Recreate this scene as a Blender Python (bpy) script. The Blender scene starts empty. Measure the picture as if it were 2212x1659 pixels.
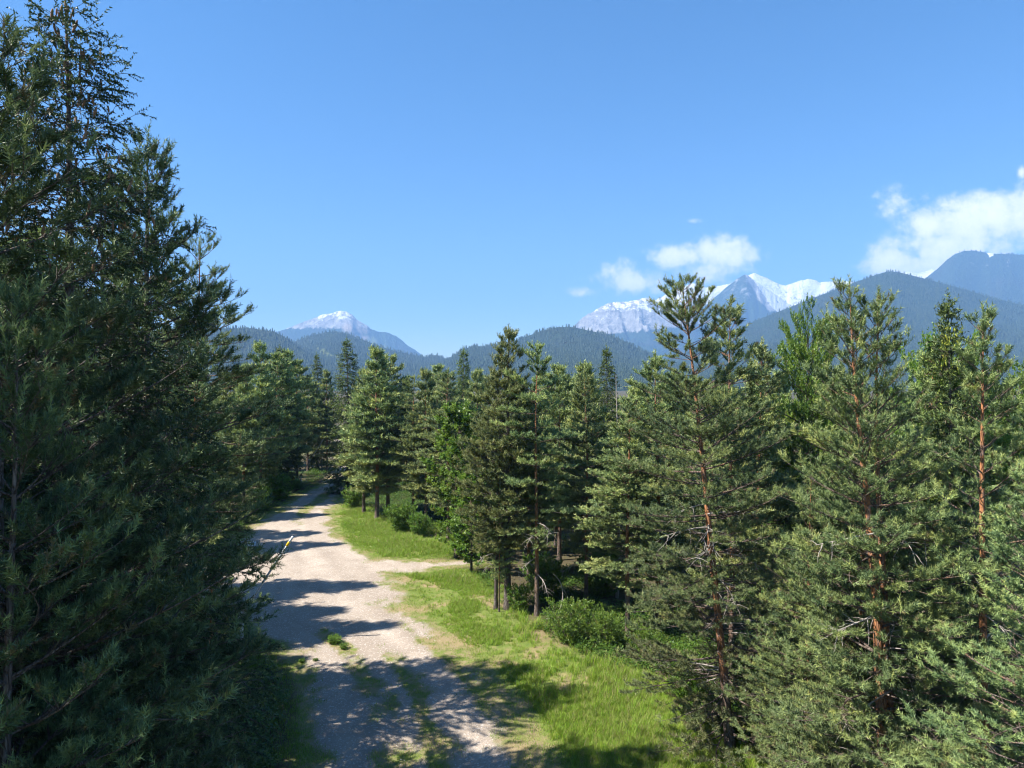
import bpy, math, random
import numpy as np
from mathutils import Matrix, Vector

# ------------------------------------------------------------------ camera, sky, sun, exposure
scene = bpy.context.scene
COL = scene.collection
CAM_H = 14.0
F = 1533.0 / 2212.0                       # focal length in picture widths
cam_data = bpy.data.cameras.new('camera')
cam_data.sensor_width = 36.0
cam_data.lens = 36.0 * F
cam_data.clip_start = 0.2
cam_data.clip_end = 40000.0
cam = bpy.data.objects.new('camera', cam_data)
cam.location = (0, 0, CAM_H)
cam.rotation_euler = (math.radians(90), 0, 0)
COL.objects.link(cam)
scene.camera = cam

SUN_ELEV = math.radians(51)
SUN_FROM = math.atan2(-0.97, -0.24)       # compass bearing the sun stands at, from +Y towards +X
sun_vec = Vector((math.sin(SUN_FROM) * math.cos(SUN_ELEV), math.cos(SUN_FROM) * math.cos(SUN_ELEV), math.sin(SUN_ELEV)))

world = bpy.data.worlds.new('World')
scene.world = world
world.use_nodes = True
SKY_STRENGTH = 0.068
SUN_STRENGTH = 5.0

sun_data = bpy.data.lights.new('sun', 'SUN')
sun_data.energy = SUN_STRENGTH
sun_data.angle = math.radians(0.53)
sun_data.color = (1.0, 0.945, 0.86)
sun = bpy.data.objects.new('sun', sun_data)
sun.rotation_euler = (-sun_vec).to_track_quat('-Z', 'Y').to_euler()
sun.location = (-40, -20, 60)
COL.objects.link(sun)

vs = scene.view_settings
vs.view_transform = 'Standard'
vs.look = 'None'
vs.exposure = 1.45
vs.gamma = 1.0
vs.use_curve_mapping = False
cy = scene.cycles
cy.use_denoising = True
cy.filter_width = 1.15
cy.denoising_prefilter = 'ACCURATE'
cy.max_bounces = 4
cy.diffuse_bounces = 2
cy.glossy_bounces = 1
cy.transmission_bounces = 2
cy.transparent_max_bounces = 4
cy.volume_bounces = 0
cy.use_adaptive_sampling = True
cy.adaptive_threshold = 0.02


def px(x, y):
    """Photograph position (2212 wide) -> slope right and slope up of the view ray."""
    return (x - 1106.0) / 1533.0, (829.5 - y) / 1533.0


# ---- node helpers
class NT:
    def __init__(self, tree):
        self.t = tree
        self.n = tree.nodes
        self.l = tree.links

    def add(self, kind, **kw):
        nd = self.n.new(kind)
        for k, v in kw.items():
            setattr(nd, k, v)
        return nd

    def put(self, sock, v):
        if hasattr(v, 'is_output') or isinstance(v, bpy.types.NodeSocket):
            self.l.new(v, sock)
        elif isinstance(v, (tuple, list)) and len(v) == 3 and sock.type == 'RGBA':
            sock.default_value = (*v, 1.0)
        else:
            sock.default_value = v

    def math(self, op, a, b=None, c=None, clamp=False):
        nd = self.add('ShaderNodeMath', operation=op, use_clamp=clamp)
        for i, v in enumerate((a, b, c)):
            if v is not None:
                self.put(nd.inputs[i], v)
        return nd.outputs[0]

    def smooth(self, v, lo, hi, a=0.0, b=1.0):
        nd = self.add('ShaderNodeMapRange', interpolation_type='SMOOTHSTEP')
        self.put(nd.inputs['Value'], v)
        for k, q in (('From Min', lo), ('From Max', hi), ('To Min', a), ('To Max', b)):
            self.put(nd.inputs[k], q)
        return nd.outputs[0]

    def mix(self, f, a, b):
        nd = self.add('ShaderNodeMix', data_type='RGBA')
        self.put(nd.inputs[0], f)
        self.put(nd.inputs[6], a)
        self.put(nd.inputs[7], b)
        return nd.outputs[2]

    def noise(self, vec, scale, detail=4.0, rough=0.55, dist=0.0):
        nd = self.add('ShaderNodeTexNoise')
        if vec is not None:
            self.l.new(vec, nd.inputs['Vector'])
        nd.inputs['Scale'].default_value = scale
        nd.inputs['Detail'].default_value = detail
        nd.inputs['Roughness'].default_value = rough
        nd.inputs['Distortion'].default_value = dist
        return nd.outputs['Fac']

    def attr(self, name):
        return self.add('ShaderNodeAttribute', attribute_name=name).outputs['Fac']

    def ramp(self, f, stops):
        nd = self.add('ShaderNodeValToRGB')
        el = nd.color_ramp.elements
        while len(el) < len(stops):
            el.new(0.5)
        for e, (p, c) in zip(el, stops):
            e.position = p
            e.color = (*c, 1.0)
        self.put(nd.inputs[0], f)
        return nd.outputs[0]


# ---- sky with the cumulus over the mountains
def build_world():
    w = NT(world.node_tree)
    w.n.clear()
    out = w.add('ShaderNodeOutputWorld')
    bg = w.add('ShaderNodeBackground')
    w.l.new(bg.outputs[0], out.inputs[0])
    sky = w.add('ShaderNodeTexSky', sky_type='NISHITA')
    sky.sun_disc = False
    sky.sun_elevation = SUN_ELEV
    sky.sun_rotation = SUN_FROM
    sky.altitude = 950
    sky.air_density = 1.0
    sky.dust_density = 0.5
    sky.ozone_density = 2.6
    bg.inputs['Strength'].default_value = SKY_STRENGTH
    tc = w.add('ShaderNodeTexCoord')
    sep = w.add('ShaderNodeSeparateXYZ')
    w.l.new(tc.outputs['Generated'], sep.inputs[0])
    fy = w.math('MAXIMUM', sep.outputs[1], 0.05)
    u = w.math('DIVIDE', sep.outputs[0], fy)
    v = w.math('DIVIDE', sep.outputs[2], fy)
    comb = w.add('ShaderNodeCombineXYZ')
    w.l.new(u, comb.inputs[0])
    w.l.new(v, comb.inputs[1])
    n_big = w.noise(comb.outputs[0], 22.0, 5.0, 0.55, 0.3)
    n_fine = w.noise(comb.outputs[0], 75.0, 5.0, 0.6, 0.2)
    warp = w.math('ADD', w.math('MULTIPLY', w.math('SUBTRACT', n_big, 0.5), 1.5), w.math('MULTIPLY', w.math('SUBTRACT', n_fine, 0.5), 0.75))
    # (x, y, half width, half height, weight) in photograph pixels
    puffs = [(1480, 553, 70, 26, 1.0), (1560, 550, 70, 34, 1.05), (1540, 585, 80, 24, .85), (1610, 552, 40, 22, .75), (1515, 600, 40, 22, .5),
             (1325, 585, 55, 24, .72), (1368, 608, 62, 28, .85), (1285, 598, 34, 20, .55), (1262, 630, 36, 13, .5),
             (1502, 478, 22, 7, .3),
             (2010, 487, 60, 42, 1.0), (2080, 480, 70, 46, 1.1), (2150, 462, 75, 46, 1.1), (2220, 455, 70, 50, 1.1), (2040, 535, 110, 38, 1.05),
             (1930, 565, 70, 34, .95), (1990, 575, 80, 34, .95), (1950, 440, 62, 34, .6), (2200, 415, 40, 24, .6), (1900, 425, 26, 14, .4), (2210, 372, 24, 16, .6),
             (2320, 470, 120, 70, 1.1)]
    total = None
    for (x, y, rx, ry, wt) in puffs:
        cu, cv = px(x, y)
        du = w.math('DIVIDE', w.math('SUBTRACT', u, cu), 1.2 * rx / 1533)
        dv = w.math('DIVIDE', w.math('SUBTRACT', v, cv), 1.2 * ry / 1533)
        d2 = w.math('ADD', w.math('MULTIPLY', du, du), w.math('MULTIPLY', dv, dv))
        g = w.math('MULTIPLY', w.math('EXPONENT', w.math('MULTIPLY', d2, -1.1)), wt)
        total = g if total is None else w.math('MAXIMUM', total, g)
    lump = w.math('ADD', total, w.math('MULTIPLY', warp, w.smooth(total, 0.02, 0.35)))
    mask = w.smooth(lump, 0.17, 0.78)
    mask = w.math('MULTIPLY', mask, w.smooth(sep.outputs[1], 0.1, 0.3))
    body = w.smooth(lump, 0.45, 1.2)
    under = w.noise(comb.outputs[0], 26.0, 5.0, 0.6)
    tone = w.math('ADD', w.math('MULTIPLY', body, 0.25), w.math('MULTIPLY', under, 0.25))
    cl = w.ramp(tone, [(0.10, (7.0, 7.2, 7.9)), (0.40, (10.6, 10.1, 9.6))])  # grey shading of the clouds is painted into this ramp
    sat = w.add('ShaderNodeHueSaturation')
    sat.inputs['Saturation'].default_value = 1.29
    sat.inputs['Value'].default_value = 1.1
    w.l.new(sky.outputs[0], sat.inputs['Color'])
    colr = w.mix(w.math('MULTIPLY', mask, 0.93), sat.outputs[0], cl)
    w.l.new(colr, bg.inputs['Color'])


build_world()


# ------------------------------------------------------------------ mesh helpers
def mesh_from(name, verts, tris=None, quads=None, attrs=None, mat=None, smooth=False):
    me = bpy.data.meshes.new(name)
    verts = np.ascontiguousarray(verts, dtype=np.float32)
    loops, starts, pos = [], [], 0
    if quads is not None and len(quads):
        q = np.asarray(quads, dtype=np.int32)
        loops.append(q.ravel())
        starts.append(np.arange(len(q), dtype=np.int32) * 4)
        pos = 4 * len(q)
    if tris is not None and len(tris):
        t = np.asarray(tris, dtype=np.int32)
        loops.append(t.ravel())
        starts.append(pos + np.arange(len(t), dtype=np.int32) * 3)
    loops = np.concatenate(loops)
    starts = np.concatenate(starts)
    me.vertices.add(len(verts))
    me.vertices.foreach_set('co', verts.ravel())
    me.loops.add(len(loops))
    me.loops.foreach_set('vertex_index', loops)
    me.polygons.add(len(starts))
    me.polygons.foreach_set('loop_start', starts)
    if smooth:
        me.polygons.foreach_set('use_smooth', np.ones(len(starts), dtype=bool))
    for k, a in (attrs or {}).items():
        at = me.attributes.new(k, 'FLOAT', 'POINT')
        at.data.foreach_set('value', np.ascontiguousarray(a, dtype=np.float32))
    me.update(calc_edges=True)
    if mat is not None:
        me.materials.append(mat)
    return me


def link(name, data, parent=None, **props):
    o = bpy.data.objects.new(name, data)
    COL.objects.link(o)
    if parent is not None:
        o.parent = parent
    for k, v in props.items():
        o[k] = v
    return o


def unit(v):
    return v / np.maximum(np.linalg.norm(v, axis=-1, keepdims=True), 1e-9)


def tubes(pts, rad, sides):
    """pts (K,n,3), rad (K,n) -> verts, quads."""
    K, n, _ = pts.shape
    t = unit(np.gradient(pts, axis=1))
    ref = np.where((np.abs(t[..., 2:3]) > 0.85), np.array([1.0, 0.03, 0]), np.array([0, 0.03, 1.0]))
    A = unit(np.cross(t, ref))
    B = np.cross(t, A)
    ang = np.linspace(0, 2 * np.pi, sides, endpoint=False)
    v = pts[:, :, None, :] + rad[:, :, None, None] * (A[:, :, None, :] * np.cos(ang)[None, None, :, None] + B[:, :, None, :] * np.sin(ang)[None, None, :, None])
    k, i, j = np.meshgrid(np.arange(K), np.arange(n - 1), np.arange(sides), indexing='ij')
    idx = lambda a, b, c: ((a * n + b) * sides + c % sides)
    q = np.stack([idx(k, i, j), idx(k, i, j + 1), idx(k, i + 1, j + 1), idx(k, i + 1, j)], axis=-1).reshape(-1, 4)
    return v.reshape(-1, 3), q


def hash2(ix, iy, seed):
    h = (ix.astype(np.int64) * 374761393 + iy.astype(np.int64) * 668265263 + seed * 1442695041) & 0xffffffff
    h = ((h ^ (h >> 13)) * 1274126177) & 0xffffffff
    return ((h ^ (h >> 16)) & 0xffff) / 65535.0


def vnoise(x, y, seed=0):
    x, y = np.asarray(x, float), np.asarray(y, float)
    ix, iy = np.floor(x), np.floor(y)
    fx, fy = x - ix, y - iy
    fx, fy = fx * fx * (3 - 2 * fx), fy * fy * (3 - 2 * fy)
    a, b = hash2(ix, iy, seed), hash2(ix + 1, iy, seed)
    c, d = hash2(ix, iy + 1, seed), hash2(ix + 1, iy + 1, seed)
    return (a * (1 - fx) + b * fx) * (1 - fy) + (c * (1 - fx) + d * fx) * fy


def fbm(x, y, seed=0, octv=4, gain=0.5):
    s, a, t = 0.0, 1.0, 0.0
    for o in range(octv):
        c, d = math.cos(.6 + 1.1 * o), math.sin(.6 + 1.1 * o)
        s = s + a * vnoise((x * c - y * d) * 2 ** o + 17.3 * o, (x * d + y * c) * 2 ** o - 9.1 * o, seed + o)
        t += a
        a *= gain
    return s / t


def ridged(x, y, seed=0, octv=4):
    s, a, t = 0.0, 1.0, 0.0
    for o in range(octv):
        s = s + a * (1 - np.abs(2 * vnoise(x * 2 ** o + 5.7 * o, y * 2 ** o + 3.3 * o, seed + o) - 1))
        t += a
        a *= 0.5
    return s / t


# ------------------------------------------------------------------ materials
def material(name):
    m = bpy.data.materials.new(name)
    m.use_nodes = True
    t = NT(m.node_tree)
    bsdf = m.node_tree.nodes['Principled BSDF']
    bsdf.inputs['Roughness'].default_value = 0.8
    bsdf.inputs['Specular IOR Level'].default_value = 0.25
    return m, t, bsdf


def needle_material(name, stops, dry, trans=0.16, spec=0.3, rough=0.5):
    m, t, b = material(name)
    oi = t.add('ShaderNodeObjectInfo')
    c = t.ramp(t.attr('tint'), stops)
    c = t.mix(t.attr('dry'), c, dry)
    hsv = t.add('ShaderNodeHueSaturation')
    t.put(hsv.inputs['Hue'], t.math('ADD', 0.492, t.math('MULTIPLY', oi.outputs['Random'], 0.018)))
    t.put(hsv.inputs['Value'], t.math('ADD', 0.86, t.math('MULTIPLY', oi.outputs['Random'], 0.28)))
    t.put(hsv.inputs['Color'], c)
    t.put(b.inputs['Base Color'], hsv.outputs[0])
    b.inputs['Roughness'].default_value = rough
    b.inputs['Specular IOR Level'].default_value = spec
    tr = t.add('ShaderNodeBsdfTranslucent')
    t.put(tr.inputs['Color'], hsv.outputs[0])
    mx = t.add('ShaderNodeMixShader')
    mx.inputs[0].default_value = trans
    out = m.node_tree.nodes['Material Output']
    t.l.new(b.outputs[0], mx.inputs[1])
    t.l.new(tr.outputs[0], mx.inputs[2])
    t.l.new(mx.outputs[0], out.inputs[0])
    return m


M_PINE = needle_material('pine_needles', [(0.0, (0.058, 0.102, 0.046)), (0.45, (0.175, 0.245, 0.096)), (0.8, (0.285, 0.35, 0.115)), (1.0, (0.41, 0.44, 0.13))], (0.20, 0.155, 0.08))
M_BLACKPINE = needle_material('black_pine_needles', [(0.0, (0.065, 0.098, 0.036)), (0.5, (0.165, 0.205, 0.068)), (1.0, (0.30, 0.32, 0.11))], (0.17, 0.13, 0.06))
M_SPRUCE = needle_material('spruce_needles', [(0.0, (0.028, 0.050, 0.018)), (0.55, (0.070, 0.105, 0.030)), (0.85, (0.14, 0.19, 0.04)), (1.0, (0.27, 0.34, 0.06))], (0.12, 0.09, 0.045))
M_LEAF = needle_material('broad_leaves', [(0.0, (0.055, 0.13, 0.018)), (0.5, (0.11, 0.22, 0.028)), (1.0, (0.20, 0.31, 0.045))], (0.2, 0.2, 0.05), trans=0.42, spec=0.4, rough=0.45)
M_LEAF_LIME = needle_material('lime_leaves', [(0.0, (0.07, 0.14, 0.02)), (0.5, (0.145, 0.235, 0.032)), (1.0, (0.27, 0.36, 0.06))], (0.2, 0.2, 0.05), trans=0.42, spec=0.45, rough=0.42)
M_GRASS = needle_material('grass_blades', [(0.0, (0.11, 0.23, 0.018)), (0.5, (0.22, 0.37, 0.032)), (1.0, (0.40, 0.47, 0.08))], (0.34, 0.29, 0.13), trans=0.35, spec=0.25)


def bark_material(name, low, high, h0, h1):
    m, t, b = material(name)
    tc = t.add('ShaderNodeTexCoord')
    mp = t.add('ShaderNodeMapping')
    mp.inputs['Scale'].default_value = (1, 1, 0.28)
    t.l.new(tc.outputs['Object'], mp.inputs[0])
    n1 = t.noise(mp.outputs[0], 9.0, 5.0, 0.65, 0.6)
    n2 = t.noise(mp.outputs[0], 2.2, 3.0, 0.5)
    vo = t.add('ShaderNodeTexVoronoi', feature='DISTANCE_TO_EDGE')
    vo.inputs['Scale'].default_value = 13.0
    t.l.new(mp.outputs[0], vo.inputs['Vector'])
    crack = t.smooth(vo.outputs['Distance'], 0.0, 0.12)
    hf = t.math('ADD', t.attr('hfrac'), t.math('MULTIPLY', t.math('SUBTRACT', n2, 0.5), 0.35))
    f = t.smooth(hf, h0, h1)
    c = t.mix(f, low, high)
    dark = t.mix(0.55, c, (0.05, 0.035, 0.03))
    c = t.mix(crack, dark, c)
    grey = t.mix(0.6, c, (0.30, 0.27, 0.25))
    c = t.mix(t.smooth(n1, 0.48, 0.72), c, grey)
    t.put(b.inputs['Base Color'], c)
    b.inputs['Roughness'].default_value = 0.9
    bp = t.add('ShaderNodeBump')
    bp.inputs['Strength'].default_value = 0.9
    bp.inputs['Distance'].default_value = 0.03
    t.put(bp.inputs['Height'], t.math('ADD', crack, n1))
    t.l.new(bp.outputs[0], b.inputs['Normal'])
    return m


M_BARK = bark_material('scots_pine_bark', (0.155, 0.115, 0.092), (0.42, 0.185, 0.08), 0.07, 0.26)
M_BARK_GREY = bark_material('grey_bark', (0.105, 0.085, 0.075), (0.13, 0.10, 0.085), 0.2, 0.8)
M_BARK_LEAFY = bark_material('smooth_bark', (0.10, 0.08, 0.06), (0.15, 0.11, 0.07), 0.2, 0.8)


def plain(name, col, rough=0.7, metal=0.0, bump=0.0, scale=20.0, var=0.25):
    m, t, b = material(name)
    tc = t.add('ShaderNodeTexCoord')
    n = t.noise(tc.outputs['Object'], scale, 5.0, 0.6)
    t.put(b.inputs['Base Color'], t.mix(t.smooth(n, 0.3, 0.7), tuple(c * (1 - var) for c in col), tuple(min(1, c * (1 + var)) for c in col)))
    b.inputs['Roughness'].default_value = rough
    b.inputs['Metallic'].default_value = metal
    if bump:
        bp = t.add('ShaderNodeBump')
        bp.inputs['Strength'].default_value = bump
        bp.inputs['Distance'].default_value = 0.02
        t.put(bp.inputs['Height'], n)
        t.l.new(bp.outputs[0], b.inputs['Normal'])
    return m


M_DEADWOOD = plain('dead_wood', (0.36, 0.32, 0.28), 0.9)
M_CONE_BROWN = plain('cone_brown', (0.23, 0.13, 0.07), 0.7, scale=60)
M_CONE_LIME = plain('cone_lime', (0.48, 0.50, 0.07), 0.6, scale=60)
M_STEEL = plain('galvanised_steel', (0.60, 0.62, 0.64), 0.55, 0.15, scale=9)
M_WHITE = plain('white_paint', (0.78, 0.78, 0.76), 0.55, scale=14, var=0.1)
M_YELLOW = plain('yellow_band', (0.78, 0.50, 0.03), 0.45, scale=30, var=0.12)
M_RUST = plain('old_iron', (0.16, 0.13, 0.12), 0.7, 0.3, scale=12)
M_SLAB = plain('pale_board', (0.62, 0.66, 0.70), 0.6, scale=8, var=0.08)
M_STONE = plain('gravel_stone', (0.46, 0.42, 0.37), 0.9, scale=6, var=0.2)


# ------------------------------------------------------------------ the lie of the road
YL = [8, 15, 26, 32, 37.6, 42, 45, 57, 63, 79, 90, 100, 110, 130, 170, 230]
XL = [-7.2, -7.2, -7.8, -9.4, -12.3, -16.5, -20, -23.5, -25, -26.3, -26.6, -26.6, -27.6, -32, -46, -72]
YR = [8, 15, 26, 32, 35.4, 39.5, 44, 47.5, 52, 58, 64, 75.8, 89, 100, 110, 130, 170, 230]
XR = [3.2, 2.6, 1.8, 0.0, -1.5, -3.6, -6.0, -7.2, -8.6, -12.0, -15.5, -19.2, -20.6, -21.2, -22.4, -26.5, -39, -64]


def road_x(Y):
    return np.interp(Y, YL, XL), np.interp(Y, YR, XR)


def seg_dist(X, Y, pts, widths):
    best = np.full(np.shape(X), 1e9)
    for (a, b, wa, wb) in zip(pts[:-1], pts[1:], widths[:-1], widths[1:]):
        ax, ay = a
        bx, by = b
        dx, dy = bx - ax, by - ay
        t = np.clip(((X - ax) * dx + (Y - ay) * dy) / (dx * dx + dy * dy), 0, 1)
        d = np.hypot(X - ax - t * dx, Y - ay - t * dy) - (wa + (wb - wa) * t)
        best = np.minimum(best, d)
    return best


def road_inside(X, Y):
    """metres inside the trodden ground (negative outside)"""
    xl, xr = road_x(Y)
    a = np.minimum(X - xl, xr - X) * 0.85
    b = -seg_dist(X, Y, [(-11, 54.2), (-7, 54.6), (-4, 55.2), (-1, 56)], [2.6, 1.9, 1.0, .3])
    c = -seg_dist(X, Y, [(-18, 50), (-30, 52), (-60, 55)], [5.5, 4.0, 3.0])
    return np.maximum(np.maximum(a, b), c)


def ground_z(X, Y):
    far = np.clip((np.hypot(X, Y) - 30) / 200, 0, 1)
    bump = (fbm(X * 0.09, Y * 0.09, 3, 3) - 0.5) * 0.35
    off = np.clip(-road_inside(X, Y), 0, 3) / 3
    return bump * (0.25 + 0.75 * off) + far * 0.0 + 0.10 * off


def greenness(X, Y):
    """0 bare gravel .. 1 grown over, on and beside the road"""
    ins = road_inside(X, Y)
    xl, xr = road_x(Y)
    w = (X - xl) / np.maximum(xr - xl, 0.1)
    n = fbm(X * 0.55, Y * 0.42, 11, 4)
    nf = fbm(X * 1.7, Y * 1.2, 23, 3)
    edge = np.clip(1.0 - ins / (0.9 + 2.2 * fbm(X * .16 + 3, Y * .16, 71, 3)), 0, 1)
    strip = np.exp(-((w - 0.36) / 0.085) ** 2) * np.clip((44 - Y) / 6, 0, 1)
    strip2 = np.exp(-((w - 0.53) / 0.05) ** 2) * np.clip((40 - Y) / 5, 0, 1) * 0.85
    strip3 = np.exp(-((w - 0.84) / 0.07) ** 2) * np.clip((47 - Y) / 6, 0, 1) * 0.65
    worn = np.exp(-(((X + 7.0) / 3.2) ** 2 + ((Y - 45) / 4.0) ** 2)) * 0.5
    farstrip = np.exp(-((w - 0.5) / 0.16) ** 2) * np.clip((Y - 68) / 8, 0, 1) * 0.95
    base = np.maximum.reduce([edge * 0.95, strip * .9, strip2 * .85, strip3, worn, farstrip])
    near = np.clip((46 - Y) / 8, 0, 1) * np.clip((w - .16) / .1, 0, 1)
    base = base + (.6 * vnoise(w * 11 + 31, Y * .11, 57) + .4 * vnoise(w * 23, Y * .3, 58) - .40) * 1.25 * near
    return np.clip((base + (n - 0.5) * 0.9 + (nf - 0.5) * 0.6 - 0.34) * 1.9, 0, 1)


def meadow(X, Y):
    """0 forest floor .. 1 sunny grass verge"""
    ins = road_inside(X, Y)
    lim = np.interp(Y, [10, 24, 30, 36, 42, 48, 56, 60, 66, 74, 85, 95], [8.5, 9.5, 9.0, 7.0, 7.0, 7.5, 5.5, 11, 10.5, 6.0, 2.5, 1.2])
    xl, xr = road_x(Y)
    rgt = np.clip((xr + lim - X) / 2.5, 0, 1) * (X > xl)
    lft = np.clip((X - (xl - 3.5)) / 1.5, 0, 1)
    return np.clip(rgt * lft, 0, 1)


# ------------------------------------------------------------------ ground and road
def ground_colour(t, pos):
    n1 = t.noise(pos, 0.35, 5.0, 0.6)
    n2 = t.noise(pos, 2.5, 5.0, 0.65)
    n3 = t.noise(pos, 14.0, 4.0, 0.6)
    floor = t.ramp(n2, [(0.25, (0.045, 0.036, 0.022)), (0.55, (0.085, 0.070, 0.036)), (0.8, (0.075, 0.10, 0.028))])
    grass = t.ramp(n2, [(0.2, (0.085, 0.13, 0.022)), (0.5, (0.135, 0.18, 0.034)), (0.8, (0.20, 0.19, 0.065))])
    dry = t.ramp(n3, [(0.3, (0.22, 0.16, 0.085)), (0.7, (0.32, 0.26, 0.13))])
    grass = t.mix(t.smooth(n1, 0.48, 0.62), grass, dry)
    return floor, grass, n2, n3


def ground_material():
    m, t, b = material('forest_ground')
    geo = t.add('ShaderNodeNewGeometry')
    floor, grass, n2, n3 = ground_colour(t, geo.outputs['Position'])
    c = t.mix(t.attr('meadow'), floor, grass)
    t.put(b.inputs['Base Color'], c)
    b.inputs['Roughness'].default_value = 0.95
    bp = t.add('ShaderNodeBump')
    bp.inputs['Strength'].default_value = 0.6
    bp.inputs['Distance'].default_value = 0.1
    t.put(bp.inputs['Height'], t.math('ADD', n2, n3))
    t.l.new(bp.outputs[0], b.inputs['Normal'])
    return m


def road_material():
    m, t, b = material('pale_gravel')
    geo = t.add('ShaderNodeNewGeometry')
    pos = geo.outputs['Position']
    floor, grass, n2, n3 = ground_colour(t, pos)
    nb = t.noise(pos, 0.5, 4.0, 0.55, 0.4)
    nf = t.noise(pos, 26.0, 5.0, 0.7)
    vo = t.add('ShaderNodeTexVoronoi')
    vo.inputs['Scale'].default_value = 17.0
    t.l.new(pos, vo.inputs['Vector'])
    gravel = t.ramp(nb, [(0.3, (0.27, 0.215, 0.165)), (0.55, (0.37, 0.305, 0.245)), (0.75, (0.45, 0.385, 0.315))])
    gravel = t.mix(t.smooth(nf, 0.35, 0.7, 0.0, 0.55), gravel, (0.46, 0.40, 0.335))
    gravel = t.mix(t.smooth(t.noise(pos, 7.0, 5.0, 0.7), 0.55, 0.75, 0.0, 0.5), gravel, (0.29, 0.235, 0.18))
    gravel = t.mix(t.math('MULTIPLY', t.attr('rut'), 0.6), gravel, (0.235, 0.19, 0.15))
    sepc = t.add('ShaderNodeSeparateColor')
    t.l.new(vo.outputs['Color'], sepc.inputs[0])
    gravel = t.mix(t.smooth(sepc.outputs[0], 0.80, 0.95, 0, 0.6), gravel, (0.55, 0.50, 0.44))
    gravel = t.mix(t.smooth(sepc.outputs[1], 0.84, 0.95, 0, 0.5), gravel, (0.22, 0.19, 0.16))
    g = t.math('ADD', t.attr('green'), t.math('MULTIPLY', t.math('SUBTRACT', t.noise(pos, 4.0, 5.0, 0.7), 0.5), 0.9))
    worn = t.mix(t.smooth(t.noise(pos, 1.6, 5.0, 0.7), 0.35, 0.62), (0.27, 0.21, 0.12), grass)
    c = t.mix(t.smooth(g, 0.22, 0.85), gravel, worn)
    c = t.mix(t.attr('outer'), c, t.mix(t.attr('meadow'), floor, grass))
    t.put(b.inputs['Base Color'], c)
    b.inputs['Roughness'].default_value = 0.95
    bp = t.add('ShaderNodeBump')
    bp.inputs['Strength'].default_value = 0.7
    bp.inputs['Distance'].default_value = 0.05
    t.put(bp.inputs['Height'], t.math('ADD', t.math('MULTIPLY', nf, 0.5), t.math('ADD', n2, t.math('MULTIPLY', vo.outputs['Distance'], 0.4))))
    t.l.new(bp.outputs[0], b.inputs['Normal'])
    return m


def grid_mesh(name, xs, ys, zf, keep, attrs, mat):
    X, Y = np.meshgrid(xs, ys, indexing='ij')
    nx, ny = X.shape
    Z = zf(X, Y)
    v = np.stack([X, Y, Z], -1).reshape(-1, 3)
    i, j = np.meshgrid(np.arange(nx - 1), np.arange(ny - 1), indexing='ij')
    q = np.stack([i * ny + j, (i + 1) * ny + j, (i + 1) * ny + j + 1, i * ny + j + 1], -1).reshape(-1, 4)
    at = {k: f(X, Y).ravel() for k, f in attrs.items()}
    if keep is not None:
        kp = keep(X, Y).ravel()
        q = q[kp[q].any(axis=1)]
        used = np.zeros(len(v), bool)
        used[q.ravel()] = True
        remap = np.cumsum(used) - 1
        v, q = v[used], remap[q]
        at = {k: a[used] for k, a in at.items()}
    return mesh_from(name, v, quads=q, attrs=at, mat=mat, smooth=True)


FAR_X, FAR_Y0, FAR_Y1 = 9000.0, -400.0, 9300.0
xs = np.concatenate([[-FAR_X, -4000, -1500, -600, -250, -140, -90], np.arange(-65, 65.1, 1.0), [90, 140, 250, 600, 1500, 4000, FAR_X]])
ys = np.concatenate([[FAR_Y0, -150, -60, -20], np.arange(0, 120.1, 1.0), [135, 160, 200, 300, 500, 900, 1600, 3000, 5000, 7000, FAR_Y1]])
gm = grid_mesh('ground', xs, ys, ground_z, None, {'meadow': meadow}, ground_material())
ground = link('ground', gm, kind='structure', label='grassy verges and brown forest floor under the pines')
def rut(X, Y):
    xl, xr = road_x(Y)
    w = (X - xl) / np.maximum(xr - xl, .1)
    return np.clip((.65 * vnoise(w * 13 + 3, Y * .05, 157) + .35 * vnoise(w * 29, Y * .12, 158) - .3) * 2.4, 0, 1)


rm = grid_mesh('dirt_road', np.arange(-62, 8, 0.33), np.arange(6, 180, 0.33), lambda X, Y: ground_z(X, Y) + 0.02 + 0.04 * np.clip(road_inside(X, Y) + 0.6, 0, 1) - 0.02 * np.exp(-((np.mod((X - road_x(Y)[0]) / 2.6, 1) - 0.5) / 0.14) ** 2) * (road_inside(X, Y) > 0.6),
               lambda X, Y: road_inside(X, Y) > -0.7,
               {'rut': rut, 'green': greenness, 'meadow': meadow, 'outer': lambda X, Y: np.clip((-road_inside(X, Y) + 0.1 + 0.5 * (fbm(X, Y, 5) - 0.5)) / 0.5, 0, 1)}, road_material())
road = link('dirt_road', rm, kind='structure', label='pale gravel track with grassy middle winding into the forest')


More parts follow.
